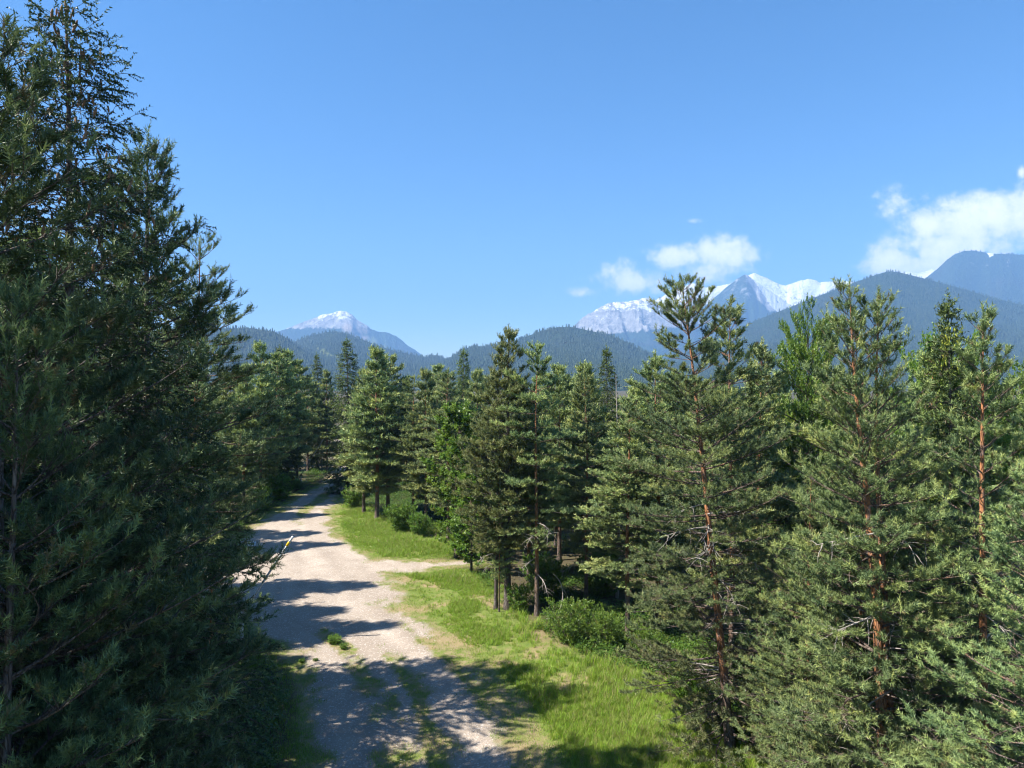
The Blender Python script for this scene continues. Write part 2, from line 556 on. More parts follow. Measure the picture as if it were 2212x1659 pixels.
# ------------------------------------------------------------------ mountains
def mountain_material(name, kind):
    m, t, b = material(name)
    geo = t.add('ShaderNodeNewGeometry')
    pos = geo.outputs['Position']
    n1 = t.noise(pos, 0.012, 6.0, 0.65, 0.5)
    n2 = t.noise(pos, 0.05, 5.0, 0.65)
    n3 = t.noise(pos, 0.003, 4.0, 0.5)
    forest = t.ramp(n2, [(0.25, (0.018, 0.034, 0.018)), (0.5, (0.032, 0.055, 0.026)), (0.75, (0.052, 0.078, 0.032))])
    forest = t.mix(t.smooth(n3, 0.45, 0.65, 0, 0.5), forest, (0.060, 0.052, 0.034))
    meadowc = t.ramp(n1, [(0.3, (0.13, 0.17, 0.05)), (0.7, (0.21, 0.22, 0.08))])
    scree = t.ramp(n1, [(0.3, (0.30, 0.24, 0.19)), (0.7, (0.44, 0.36, 0.29))])
    rock = t.ramp(n1, [(0.3, (0.22, 0.21, 0.20)), (0.55, (0.40, 0.385, 0.37)), (0.75, (0.58, 0.56, 0.53))])
    n4 = t.noise(pos, 0.035, 6.0, 0.7, 0.8)
    rock = t.mix(t.smooth(t.math('ADD', t.math('MULTIPLY', t.attr('gully'), 0.5), n4), 0.55, 0.8, 0, 0.8), rock, (0.095, 0.10, 0.095))
    c = t.mix(t.smooth(t.math('ADD', t.attr('rock'), t.math('MULTIPLY', t.math('SUBTRACT', n1, 0.5), 0.8)), 0.4, 0.6), forest, rock)
    c = t.mix(t.attr('scree'), c, scree)
    c = t.mix(t.attr('glade'), c, meadowc)
    c = t.mix(t.smooth(t.math('ADD', t.attr('snow'), t.math('ADD', t.math('MULTIPLY', t.math('SUBTRACT', n1, 0.5), 1.0), t.math('MULTIPLY', t.math('SUBTRACT', n4, 0.5), 0.8))), 0.46, 0.54), c, (0.86, 0.87, 0.88))
    t.put(b.inputs['Base Color'], c)
    b.inputs['Roughness'].default_value = 0.95
    b.inputs['Specular IOR Level'].default_value = 0.1
    bp = t.add('ShaderNodeBump')
    bp.inputs['Strength'].default_value = 1.0
    bp.inputs['Distance'].default_value = 45.0
    t.put(bp.inputs['Height'], t.math('ADD', n1, t.math('ADD', t.math('MULTIPLY', n2, 0.35), t.math('MULTIPLY', n4, 0.5))))
    t.l.new(bp.outputs[0], b.inputs['Normal'])
    return m


M_MOUNTAIN = mountain_material('mountain_slopes', 0)
HILL_SURF = {}


def mountain(name, label, line, Yr, Y0, Y1, seed, gully, shape=1.25, masks=None, nu=300, nr=40, jag=0.0, uscale=9.0):
    """line: photograph points of the skyline; Yr the distance at which that skyline stands."""
    lx = np.array([p[0] for p in line], float)
    ly = np.array([p[1] for p in line], float)
    uu = np.linspace(px(lx[0], 0)[0], px(lx[-1], 0)[0], nu)
    elev = np.interp(uu * 1533 + 1106, lx, (829.5 - ly) / 1533)
    elev = elev + jag * (vnoise(uu * 160, uu * 0, seed + 40) * .6 + vnoise(uu * 420, uu * 0, seed + 41) * .4 - 0.5)
    Yrow = np.concatenate([np.linspace(Y0, Yr, nr - 8), np.linspace(Yr, Y1, 9)[1:]])
    U, YY = np.meshgrid(uu, Yrow, indexing='ij')
    E = np.repeat(elev[:, None], YY.shape[1], 1)
    shift = (fbm(U * 6, U * 0 + 2, seed + 7, 3) - 0.5) * 0.16 * (Yr - Y0)
    Yw = YY + shift * np.clip((YY - Y0) / (Yr - Y0), 0, 1) * np.clip((Y1 - YY) / (Y1 - Yr), 0, 1)
    ridgeY = Yr + shift
    tt = np.clip((YY - Y0) / (Yr - Y0), 0, 1)
    back = np.clip((YY - Yr) / (Y1 - Yr), 0, 1)
    top = E * ridgeY + CAM_H
    prof = tt ** shape
    wob = (fbm(U * uscale * .8, tt * 2.5, seed + 60, 3) - .5) * 1.6
    rg = ridged(U * uscale + (tt * 1.9) + wob, tt * 2.2 + 3, seed, 4)
    rg2 = ridged(U * uscale * 3.4 + tt * 3 + wob * 2, tt * 6, seed + 9, 3)
    cut = gully * (1 - rg) * 1.6 + gully * 0.45 * (1 - rg2)
    Z = top * prof * (1 - cut * np.clip((1 - tt) * 3.0, 0, 1) ** 0.7) * (1 - back ** 1.1)
    Z = np.where(back > 0, top * (1 - back ** 1.1), Z)
    Z = Z - 3.0 * (tt < 0.01) - 3.0 * (back > 0.99)
    X = U * Yw
    v = np.stack([X, Yw, Z], -1).reshape(-1, 3)
    nr_ = YY.shape[1]
    i, j = np.meshgrid(np.arange(nu - 1), np.arange(nr_ - 1), indexing='ij')
    q = np.stack([i * nr_ + j, (i + 1) * nr_ + j, (i + 1) * nr_ + j + 1, i * nr_ + j + 1], -1).reshape(-1, 4)
    sx = U * 1533 + 1106
    sy = 829.5 - (Z - CAM_H) / Yw * 1533
    ctx = dict(x=sx, y=sy, tt=tt, rg=rg, rg2=rg2, n=fbm(U * 30, tt * 5, seed + 3, 4), Z=Z)
    at = {}
    at['gully'] = np.clip((.62 - rg2) * 3.2 + (.5 - rg) * 1.2, 0, 1).ravel()
    for k in ('rock', 'snow', 'scree', 'glade'):
        f = (masks or {}).get(k)
        at[k] = (np.clip(f(ctx), 0, 1) if f else np.zeros_like(Z)).ravel()
    me = mesh_from(name, v, quads=q, attrs=at, mat=M_MOUNTAIN, smooth=True)
    o = link(name, me, kind='structure', label=label)
    HILL_SURF[label] = (uu, Yrow, X, Yw, Z, at, ctx)
    return o


def blob(c, x, y, rx, ry):
    return np.exp(-(((c['x'] - x) / rx) ** 2 + ((c['y'] - y) / ry) ** 2))


# names follow the terrain: each is a piece of the setting
mountain('mountain', 'lone pointed peak with snow streaks and a ski run, beyond the road',
         [(250, 770), (420, 745), (540, 733), (590, 718), (612, 712), (650, 697), (690, 682), (715, 676), (738, 671), (748, 672), (760, 680), (772, 690), (795, 705), (803, 712), (820, 716), (838, 718), (855, 726), (880, 745), (905, 762), (930, 780), (970, 800), (1040, 820)],
         8200, 5600, 9000, 31, 0.40, 1.15, jag=0.0022, uscale=22,
         masks=dict(rock=lambda c: 1.3 * np.clip((712 - c['y']) / 16, -1, 1) * np.clip((812 - c['x']) / 20, 0, 1) * 0.6 + 0.35,
                    snow=lambda c: np.clip(0.24 + (694 - c['y']) / 34, 0, .56) * np.clip((800 - c['x']) / 20, 0, 1),
                    scree=lambda c: np.clip(2.2 * np.maximum(np.maximum(blob(c, 752, 708, 14, 12), blob(c, 780, 714, 24, 8)), blob(c, 775, 730, 28, 7)) - 0.6 + (c['n'] - .5), 0, 1) * (c['y'] > 688),
                    glade=lambda c: np.clip(2.0 * np.maximum(blob(c, 806, 738, 12, 12), blob(c, 822, 752, 16, 7)) - 0.5 + (c['n'] - .5), 0, 1)))
mountain('mountain', 'bare pale limestone dome with a few snow patches',
         [(1150, 790), (1200, 745), (1239, 704), (1255, 690), (1272, 678), (1295, 664), (1313, 655), (1335, 652), (1358, 651), (1380, 646), (1397, 642), (1408, 646), (1419, 654), (1440, 662), (1470, 672), (1520, 690), (1600, 720), (1680, 760)],
         7300, 5200, 8400, 53, 0.42, 1.1, jag=0.0026, uscale=15,
         masks=dict(rock=lambda c: np.clip((735 - c['y'] - 0.10 * (c['x'] - 1250)) / 14, 0, 1.2),
                    snow=lambda c: np.clip(0.28 + (690 - c['y']) / 170, 0, .48) + .14 * (1 - c['rg2'])))
mountain('mountain', 'far white snow ridge behind the dark pyramid summit',
         [(1300, 720), (1380, 668), (1420, 645), (1440, 635), (1470, 622), (1496, 611), (1510, 614), (1524, 621), (1548, 618), (1575, 613), (1628, 590), (1656, 600), (1684, 614), (1698, 616), (1722, 608), (1747, 602), (1764, 606), (1771, 610), (1800, 608), (1827, 607), (1850, 609), (1900, 606), (1935, 598), (1960, 586), (1985, 590), (2012, 582), (2040, 590), (2090, 600), (2160, 610), (2300, 640)],
         8500, 6600, 9100, 71, 0.36, 1.0, jag=0.002, uscale=20,
         masks=dict(rock=lambda c: np.clip((700 - c['y']) / 12, 0, 1.2),
                    snow=lambda c: np.clip(0.48 + (660 - c['y']) / 170, 0, .74) * (0.8 + 0.3 * c['rg2'])))
mountain('mountain', 'dark pyramid summit with a snowy flank facing the big forested shoulder',
         [(1360, 790), (1440, 725), (1490, 685), (1530, 655), (1569, 620), (1590, 604), (1607, 593), (1613, 594), (1640, 612), (1670, 632), (1700, 654), (1730, 672), (1780, 700), (1850, 740), (1950, 800)],
         7600, 5600, 8300, 93, 0.22, 1.1, jag=0.0012, uscale=24,
         masks=dict(rock=lambda c: np.clip((668 - c['y']) / 20, 0, 1) * 0.42 + 0.8 * np.clip((c['x'] - 1612 - 0.55 * (c['y'] - 600)) / 12, 0, 1) * np.clip((680 - c['y']) / 12, 0, 1),
                    snow=lambda c: np.clip((c['x'] - 1612 - 0.75 * (c['y'] - 600)) / 16, 0, 1) * np.clip((684 - c['y']) / 14, 0, 1) * (0.45 + 0.45 * c['rg2'])))
mountain('mountain', 'broad blue mountain with a flat top and a thin snow rim',
         [(1880, 700), (1960, 640), (2000, 600), (2026, 580), (2045, 562), (2062, 549), (2080, 543), (2100, 541), (2125, 545), (2150, 548), (2180, 549), (2215, 550), (2300, 548), (2420, 565), (2600, 610)],
         6400, 4300, 7600, 113, 0.30, 1.15, jag=0.0008, uscale=14,
         masks=dict(rock=lambda c: np.clip((600 - c['y']) / 60, 0, 0.42) * np.clip(1.2 * c['rg2'], 0, 1),
                    snow=lambda c: 1.2 * np.clip((c['tt'] - 0.93) / 0.03, 0, 1) * blob(c, 2145, 546, 14, 2.0)))
mountain('hill', 'long forested shoulder sloping up behind the tall pines',
         [(1300, 812), (1400, 790), (1500, 755), (1560, 728), (1614, 700), (1698, 667), (1747, 647), (1789, 632), (1848, 609), (1883, 597), (1908, 589), (1925, 586), (1946, 589), (1998, 602), (2068, 621), (2140, 642), (2212, 660), (2320, 690), (2480, 740), (2650, 790)],
         3900, 1500, 5200, 131, 0.26, 1.35, jag=0.0004, uscale=9)
mountain('hill', 'rounded forested hill in front of the limestone dome',
         [(880, 815), (930, 800), (965, 777), (985, 764), (1006, 752), (1030, 748), (1047, 748), (1090, 742), (1135, 728), (1160, 718), (1182, 712), (1205, 707), (1227, 706), (1250, 709), (1272, 714), (1318, 724), (1354, 740), (1390, 758), (1440, 780), (1540, 806), (1640, 818)],
         3000, 1400, 3800, 151, 0.26, 1.2, jag=0.0005, uscale=10)
mountain('hill', 'wooded ridge with a narrow clearing below the ski run peak',
         [(100, 800), (300, 790), (520, 772), (610, 748), (650, 733), (680, 723), (705, 718), (722, 717), (742, 719), (770, 728), (790, 737), (820, 748), (850, 757), (885, 766), (915, 772), (932, 768), (945, 767), (962, 775), (990, 785), (1050, 803), (1150, 818)],
         3700, 1700, 4800, 171, 0.24, 1.2, jag=0.0005, uscale=10,
         masks=dict(glade=lambda c: np.clip(2.2 * np.exp(-((c['y'] - (757 + (c['x'] - 690) * 0.42)) / 2.6) ** 2) * np.clip((c['x'] - 680) / 8, 0, 1) * np.clip((745 - c['x']) / 8, 0, 1) - 0.4, 0, 1)))
mountain('hill', 'wooded spur rising behind the dark roadside trees',
         [(-400, 760), (-100, 735), (120, 722), (300, 716), (450, 710), (540, 709), (570, 713), (590, 716), (612, 726), (636, 742), (665, 762), (720, 788), (800, 812), (880, 822)],
         2700, 1300, 3500, 191, 0.24, 1.2, jag=0.0005, uscale=10)


# ------------------------------------------------------------------ scatter by geometry nodes (for what nobody could count)
def scatter(name, pts, rots, scales, protos, mat_mesh=None, **props):
    me = bpy.data.meshes.new(name)
    me.vertices.add(len(pts))
    me.vertices.foreach_set('co', np.ascontiguousarray(pts, np.float32).ravel())
    for k, a in (('spin', rots), ('size', scales)):
        at = me.attributes.new(k, 'FLOAT', 'POINT')
        at.data.foreach_set('value', np.ascontiguousarray(a, np.float32))
    idx = me.attributes.new('pick', 'INT', 'POINT')
    idx.data.foreach_set('value', np.random.default_rng(len(pts)).integers(0, len(protos), len(pts)).astype(np.int32))
    o = link(name, me, **props)
    ng = bpy.data.node_groups.new(name + '_scatter', 'GeometryNodeTree')
    ng.interface.new_socket('Geometry', in_out='INPUT', socket_type='NodeSocketGeometry')
    ng.interface.new_socket('Geometry', in_out='OUTPUT', socket_type='NodeSocketGeometry')
    N, L = ng.nodes, ng.links
    gi, go = N.new('NodeGroupInput'), N.new('NodeGroupOutput')
    iop = N.new('GeometryNodeInstanceOnPoints')
    join = N.new('GeometryNodeJoinGeometry')
    for p in reversed(protos):
        oi = N.new('GeometryNodeObjectInfo')
        oi.inputs['Object'].default_value = p
        oi.inputs['As Instance'].default_value = True
        L.new(oi.outputs['Geometry'], join.inputs[0])
    L.new(gi.outputs[0], iop.inputs['Points'])
    L.new(join.outputs[0], iop.inputs['Instance'])
    iop.inputs['Pick Instance'].default_value = True

    def named(k, tp):
        nd = N.new('GeometryNodeInputNamedAttribute')
        nd.data_type = tp
        nd.inputs['Name'].default_value = k
        return nd.outputs['Attribute']
    L.new(named('pick', 'INT'), iop.inputs['Instance Index'])
    cx = N.new('ShaderNodeCombineXYZ')
    L.new(named('spin', 'FLOAT'), cx.inputs[2])
    L.new(cx.outputs[0], iop.inputs['Rotation'])
    L.new(named('size', 'FLOAT'), iop.inputs['Scale'])
    L.new(iop.outputs[0], go.inputs[0])
    md = o.modifiers.new('scatter', 'NODES')
    md.node_group = ng
    return o


def hidden(name, me):
    return bpy.data.objects.new(name, me)


# far conifers: a few ragged tiers each
M_FARTREE = needle_material('far_conifer', [(0.0, (0.014, 0.026, 0.017)), (0.5, (0.038, 0.060, 0.034)), (1.0, (0.085, 0.11, 0.052))], (0.1, 0.08, 0.05), trans=0.1, spec=0.1)


def far_tree(seed, slim):
    r = np.random.default_rng(seed)
    V, T, tint = [], [], []
    tiers, sides = 4, 6
    for k in range(tiers):
        z0 = 0.12 + 0.22 * k
        z1 = min(1.0, z0 + 0.42)
        R = slim * (1 - k / tiers * 0.82)
        a0 = r.uniform(0, 6.28)
        n0 = len(V)
        for j in range(sides):
            a = a0 + j * 2 * math.pi / sides
            rr = R * r.uniform(0.7, 1.2)
            V.append((rr * math.cos(a), rr * math.sin(a), z0 + r.uniform(-0.05, 0.05)))
        V.append((r.normal() * 0.01, r.normal() * 0.01, z1))
        tint += [r.uniform(0.0, 0.8)] * sides + [r.uniform(0.4, 1)]
        for j in range(sides):
            T.append((n0 + j, n0 + (j + 1) % sides, n0 + sides))
    return mesh_from('far_conifer', np.array(V), tris=T, attrs={'tint': np.array(tint), 'dry': np.zeros(len(V))}, mat=M_FARTREE)


FAR = [hidden('far_conifer', far_tree(s, sl)) for s, sl in ((1, .17), (2, .21), (3, .25), (4, .19))]


def forest_on(label, n, hmin, hmax, seed, name_label, umin=-0.80, umax=0.80, tmin=0.0):
    uu, Yrow, X, Yw, Z, at, ctx = HILL_SURF[label]
    r = np.random.default_rng(seed)
    nrow = X.shape[1]
    fi = r.uniform(0, X.shape[0] - 1.001, n * 3)
    # more rows are wanted near the camera side in equal ground area: sample distance uniformly up to just behind the skyline
    front = int(nrow - 8)
    fj = r.uniform(front * tmin, front + 1.5, n * 3)
    i, j = fi.astype(int), fj.astype(int)
    a, b = fi - i, fj - j

    def bil(A):
        A = np.asarray(A).reshape(X.shape)
        return A[i, j] * (1 - a) * (1 - b) + A[i + 1, j] * a * (1 - b) + A[i, j + 1] * (1 - a) * b + A[i + 1, j + 1] * a * b
    x, y, z = bil(X), bil(Yw), bil(Z)
    u = x / y
    ok = (u > umin) & (u < umax) & (z > 2) & (bil(at['glade']) < 0.4) & (bil(at['rock']) < 0.45) & (bil(at['snow']) < 0.3)
    ok &= r.uniform(0, 1, n * 3) < 0.15 + 1.5 * vnoise(x / 70, y / 70, seed)
    p = np.stack([x, y, z - 0.6], -1)[ok][:n]
    return scatter('forest', p, r.uniform(0, 6.28, len(p)), r.uniform(hmin, hmax, len(p)), FAR, kind='stuff', label=name_label)


forest_on('long forested shoulder sloping up behind the tall pines', 36000, 11, 20, 1, 'dense conifer wood covering the long shoulder', 0.12, 0.8)
forest_on('rounded forested hill in front of the limestone dome', 18000, 10.5, 18.5, 2, 'dense conifer wood covering the rounded hill', -0.18, 0.4)
forest_on('wooded ridge with a narrow clearing below the ski run peak', 17000, 11, 20, 3, 'dense conifer wood covering the ridge below the peak', -0.55, 0.1)
forest_on('wooded spur rising behind the dark roadside trees', 10500, 10, 18, 4, 'dense conifer wood covering the spur', -0.75, -0.12)
forest_on('broad blue mountain with a flat top and a thin snow rim', 12000, 14, 24, 5, 'conifer wood on the broad blue mountain', 0.5, 0.8)


# ------------------------------------------------------------------ growing trees
def rotz(v, a):
    c, s = np.cos(a), np.sin(a)
    return np.stack([v[..., 0] * c - v[..., 1] * s, v[..., 0] * s + v[..., 1] * c, v[..., 2]], -1)


PINE_PROF = ([0, .08, .25, .45, .65, .82, .93, 1], [.55, .85, 1, .88, .66, .42, .22, .08])
YOUNG_PROF = ([0, .1, .3, .6, .8, .92, 1], [.8, 1, .92, .62, .38, .2, .07])
SPRUCE_PROF = ([0, .08, .3, .6, .8, .9, .96, 1], [.8, 1, .9, .68, .42, .26, .13, .04])
ROUND_PROF = ([0, .15, .4, .65, .85, 1], [.45, .85, 1, 1, .8, .45])
PAD_PROF = ([0, .1, .3, .5, .75, .9, 1], [.5, .9, .95, 1, .75, .42, .12])


def grow(seed, stems, R, cb, prof, ws=.42, nper=5, e=(-.12, .12, .75), curve=(.05, .12, .15), s0=.3, sec_sp=.22, sec_ang=(.6, 1.1), sec_k=.42, sec_cap=1.3, sec_lift=(.0, .25),
         ter_sp=.14, ter_len=(.16, .34), ter_lift=(.05, .6), ter_ang=(.4, 1.0), n=28, nl=.075, nw=.010, spread=(.55, 1.0), dry_low=0.0, keep=1.0, mode='needle', candles=True, tint0=.45, hang=0.0, bend=.35, sec_wood=True, limb_r=.020, shoot_scale=1.0, trunk_sides=12, drop=.12, pernode=None, qmin=.3, tipbias=1.0):
    """Grow trunk wood and crown for a tree; every stem is (base xyz, top xyz, base radius, wobble)."""
    r = np.random.default_rng(seed)
    pernode = pernode or (1 if mode == "leaf" or hang > 0 else 5)
    WV, WQ, WH = [], [], []            # wood
    SP, SD, SL, ST, SDRY = [], [], [], [], []   # shoots

    def wood(v, q, h):
        off = sum(len(a) for a in WV)
        WV.append(v)
        WQ.append(q + off)
        WH.append(h)
    for (b0, b1, rad, wob) in stems:
        b0, b1 = np.array(b0, float), np.array(b1, float)
        H = b1[2] - b0[2]
        ph = r.uniform(0, 6.28, 4)

        def T(t):
            t = np.asarray(t)[..., None]
            w = wob * np.concatenate([np.sin(3.1 * t + ph[0]) * t + .4 * np.sin(9 * t + ph[1]) * t, np.sin(2.7 * t + ph[2]) * t + .4 * np.sin(8 * t + ph[3]) * t, 0 * t], -1)
            return b0 + (b1 - b0) * t + w
        tt = np.linspace(0, 1, 26)
        pts = T(tt)[None]
        rr = (rad * ((1 - tt) ** .85 * .94 + .02) + rad * .45 * np.exp(-tt * 40))[None]
        v, q = tubes(pts, np.maximum(rr, .008), trunk_sides)
        wood(v, q, np.repeat(tt, trunk_sides))
        # limbs
        tcb = cb
        z = tcb
        tz, az = [], []
        while z < .985:
            k = max(2, int(round(nper * r.uniform(.7, 1.25) * (1 if z < .9 else .8))))
            a0 = r.uniform(0, 6.28)
            for i in range(k):
                if r.uniform() < keep:
                    tz.append(z + r.normal() * .004)
                    az.append(a0 + i * 6.283 / k + r.normal() * .28)
            z += ws / H * r.uniform(.75, 1.3) * (1 if z < .85 else .75)
        tz, az = np.clip(np.array(tz), 0, .99), np.array(az)
        K = len(tz)
        c_ = (tz - tcb) / (1 - tcb)
        L = R * np.interp(c_, *prof) * np.where(r.uniform(0, 1, K) < .25, r.uniform(.4, .7, K), r.uniform(.72, 1.2, K))
        L = np.maximum(L, .12)
        el = np.interp(c_, [0, .5, 1], e) + r.normal(0, .12, K)
        cv = np.interp(c_, [0, .5, 1], curve) + r.normal(0, .05, K)
        bd = r.normal(0, bend, K)
        base = T(tz)
        lt = r.normal(0, .13, K)
        ldry = dry_low * np.clip(1.0 - c_ * 2.0, 0, 1) * r.uniform(.2, 1, K)

        def limb(i, s):
            a = az[i] + bd[i] * s
            h = L[i] * s * np.cos(el[i])
            return base[i] + np.stack([np.cos(a) * h, np.sin(a) * h, L[i] * (np.sin(el[i]) * s + cv[i] * s * s)], -1)
        ss = np.linspace(0, 1, 6)
        ii = np.arange(K)
        lp = np.stack([limb(ii, np.full(K, s)) for s in ss], 1)
        lr = np.maximum((limb_r * (.35 + L[:, None] * .42)) * (1 - ss[None] * .88), .004)
        v, q = tubes(lp, lr, 5)
        wood(v, q, np.repeat(np.repeat(tz * .12 + .02, 6), 5))
        # side branches
        s0v = s0 * r.uniform(.3, 1.25, K)
        cnt = np.maximum(2, np.ceil(L * (1 - s0v) / sec_sp).astype(int))
        li = np.repeat(ii, cnt)
        live = r.uniform(0, 1, len(li)) > drop
        order = np.concatenate([np.arange(c) for c in cnt])
        nodes = np.repeat(np.ceil(cnt / pernode), cnt)
        node = order // pernode
        s = np.clip(s0v[li] + (1 - s0v[li]) * (node + .55 + (r.uniform(-.5, .5, len(li)) if pernode == 1 else r.normal(0, .09, len(li)))) / nodes, .02, .995)
        side = np.where(order % 2 == 0, 1, -1)
        nodetint = hash2(li.astype(float) * 7 + 1, node.astype(float), seed) - .5
        li, s, side, nodetint = li[live], s[live], side[live], nodetint[live]
        P = limb(li, s)
        tan = unit(limb(li, s + .02) - limb(li, s - .02))
        d = rotz(tan, side * r.uniform(*sec_ang, len(li)) * np.where(r.uniform(0, 1, len(li)) < .12, .2, 1))
        d[:, 2] += r.uniform(*sec_lift, len(li)) - hang * r.uniform(.4, 1.2, len(li))
        d = unit(d)
        sl = np.minimum(sec_k * L[li] * (1.08 - s) + .16, sec_cap) * r.uniform(.6, 1.2, len(li))
        if sec_wood:
            qs = np.linspace(0, 1, 3)
            sp_ = P[:, None] + d[:, None] * (sl[:, None, None] * qs[None, :, None])
            sp_[:, :, 2] += (sl[:, None] * .12 * qs[None] ** 2) * (1 if hang == 0 else -1)
            v, q = tubes(sp_, np.maximum((.006 + .007 * sl)[:, None] * (1 - qs[None] * .75), .003), 3)
            wood(v, q, np.repeat(np.repeat(tz[li] * .08, 3), 3))
        # twigs with shoots
        cnt2 = np.maximum(2, np.ceil(sl / ter_sp).astype(int))
        si = np.repeat(np.arange(len(li)), cnt2)
        ord2 = np.concatenate([np.arange(c) for c in cnt2])
        qv = np.clip(qmin + (1 - qmin) * (ord2 + r.uniform(.2, .8, len(si))) / np.repeat(cnt2, cnt2), 0, 1)
        p2 = P[si] + d[si] * (sl[si] * qv)[:, None]
        p2[:, 2] += sl[si] * .12 * qv ** 2 * (1 if hang == 0 else -1)
        sd2 = np.where(ord2 % 2 == 0, 1, -1)
        d2 = rotz(d[si], sd2 * r.uniform(*ter_ang, len(si)) * (1.02 - .7 * qv))
        d2[:, 2] += r.uniform(*ter_lift, len(si)) - hang * r.uniform(.3, 1.0, len(si))
        if mode == 'leaf':
            d2 = d2 + r.normal(0, .5, d2.shape)
        d2 = unit(d2)
        l2 = r.uniform(*ter_len, len(si)) * shoot_scale
        SP.append(p2); SD.append(d2); SL.append(l2)
        ST.append(tint0 + lt[li][si] + (.3 * nodetint[si] if pernode > 1 else 0) + r.normal(0, .12, len(si)) + .12 * (qv > .85))
        SDRY.append(np.maximum(ldry[li][si] * r.uniform(.3, 1, len(si)), .8 * (r.uniform(0, 1, len(si)) < .05)))
        # the tip of each limb and the leader
        tipd = unit(limb(ii, np.ones(K)) - limb(ii, np.full(K, .93)))
        tipd[:, 2] += .35 if hang == 0 else .05
        SP.append(limb(ii, np.full(K, .93))); SD.append(unit(tipd)); SL.append(np.full(K, ter_len[1] * 1.25))
        ST.append(np.full(K, tint0 + .25) + lt); SDRY.append(np.zeros(K))
        if candles:
            lead = np.linspace(.955, 1.0, 9)
            SP.append(T(lead)); SD.append(unit(np.stack([r.normal(0, .15, 9), r.normal(0, .15, 9), np.ones(9)], -1))); SL.append(np.full(9, ter_len[1] * 1.1))
            ST.append(np.full(9, tint0 + .3)); SDRY.append(np.zeros(9))
            up = ii[(c_ > .15) & (r.uniform(0, 1, K) < .55)]
            SP.append(limb(up, np.full(len(up), .97))); SD.append(unit(np.stack([r.normal(0, .22, len(up)), r.normal(0, .22, len(up)), np.ones(len(up))], -1)))
            SL.append(r.uniform(.25, .5, len(up))); ST.append(np.full(len(up), tint0 + .38)); SDRY.append(np.zeros(len(up)))
    SP, SD, SL, ST, SDRY = (np.concatenate(a) for a in (SP, SD, SL, ST, SDRY))
    S = len(SP)
    ref = np.where(np.abs(SD[:, 2:3]) > .9, np.array([1.0, 0, 0]), np.array([0, 0, 1.0]))
    A = unit(np.cross(SD, ref))
    B = np.cross(SD, A)
    k = np.tile(np.arange(n), S)
    si = np.repeat(np.arange(S), n)
    N = S * n
    f = ((k + r.uniform(0, 1, N)) / n) ** tipbias
    b = SP[si] + SD[si] * (SL[si] * f)[:, None]
    phi = k * 2.399 + r.uniform(0, 1.2, N)
    al = r.uniform(*spread, N)
    nd = SD[si] * np.cos(al)[:, None] + (A[si] * np.cos(phi)[:, None] + B[si] * np.sin(phi)[:, None]) * np.sin(al)[:, None]
    ln = nl * r.uniform(.7, 1.25, N)
    if mode == 'needle':
        wv = unit(np.cross(nd, np.array([0, 0, 1.0]) + r.normal(0, .7, (N, 3)))) * (nw / 2)
        v = np.stack([b - wv, b + wv, b + nd * ln[:, None]], 1).reshape(-1, 3)
        tri = np.arange(3 * N, dtype=np.int32).reshape(-1, 3)
        rep = 3
    else:
        nrm = unit(np.stack([r.normal(0, .6, N), r.normal(0, .6, N), np.ones(N)], -1))
        wv = unit(np.cross(nd, nrm)) * (nw / 2) * r.uniform(.7, 1.2, N)[:, None]
        mid = b + nd * (ln * .55)[:, None]
        mid2 = mid.copy()
        mid2[:, 2] -= ln * .06
        v = np.stack([b, mid - wv, b + nd * ln[:, None], mid2 + wv], 1).reshape(-1, 3)
        o4 = 4 * np.arange(N, dtype=np.int32)[:, None]
        tri = np.concatenate([o4 + np.array([[0, 1, 2]]), o4 + np.array([[0, 2, 3]])], 0)
        rep = 4
    tint = np.clip(np.repeat(ST[si] + r.normal(0, .07, N), rep), 0, 1)
    dry = np.clip(np.repeat(SDRY[si], rep), 0, 1)
    crown = (v, tri, tint, dry)
    WV, WQ, WH = np.concatenate(WV), np.concatenate(WQ), np.concatenate(WH)
    return (WV, WQ, WH), crown, S


TRIS = [0]


class Proto:
    def __init__(self, name, H, leafmat, barkmat, seed, stems=None, **kw):
        self.name, self.H = name, H
        if stems is None:
            stems = [((0, 0, -.15), (0, 0, H), kw.pop('rad', .0105 * H + .02), kw.pop('wob', .12))]
        w, c, S = grow(seed, stems, **kw)
        self.trunk = mesh_from('trunk', w[0], quads=w[1], attrs={'hfrac': w[2]}, mat=barkmat, smooth=True)
        self.crown = mesh_from('crown', c[0], tris=c[1], attrs={'tint': c[2], 'dry': c[3]}, mat=leafmat)
        nt = len(c[1]) + 2 * len(w[1])
        TRIS[0] += nt
        print('proto', name, seed, 'shoots', S, 'tris', nt, 'total', TRIS[0])


# dead twiggy branch, shared by the near trees
def dead_branch_mesh(seed):
    r = np.random.default_rng(seed)
    K = 9
    P, Rr = [], []
    main = np.stack([np.linspace(0, 1, 7), .10 * np.sin(np.linspace(0, 2.5, 7)), -.18 * np.linspace(0, 1, 7) ** 2 + .06 * np.linspace(0, 1, 7)], -1)
    P.append(main); Rr.append(np.linspace(.018, .005, 7))
    for k in range(K):
        t = r.uniform(.3, 1)
        p0 = np.array([np.interp(t, np.linspace(0, 1, 7), main[:, i]) for i in range(3)])
        d = np.array([r.uniform(.2, .8), r.uniform(-1, 1), r.uniform(-.7, .4)])
        l = r.uniform(.15, .45)
        q = np.linspace(0, 1, 7)[:, None]
        P.append(p0 + d * l * q + np.array([0, 0, -.12]) * l * q ** 2 + r.normal(0, .008, (7, 3)) * q)
        Rr.append(np.linspace(.007, .002, 7))
    v, q = tubes(np.array(P), np.array(Rr), 4)
    return mesh_from('dead_branch', v, quads=q, mat=M_DEADWOOD, smooth=True)


DEAD = [dead_branch_mesh(s) for s in (1, 2, 3)]


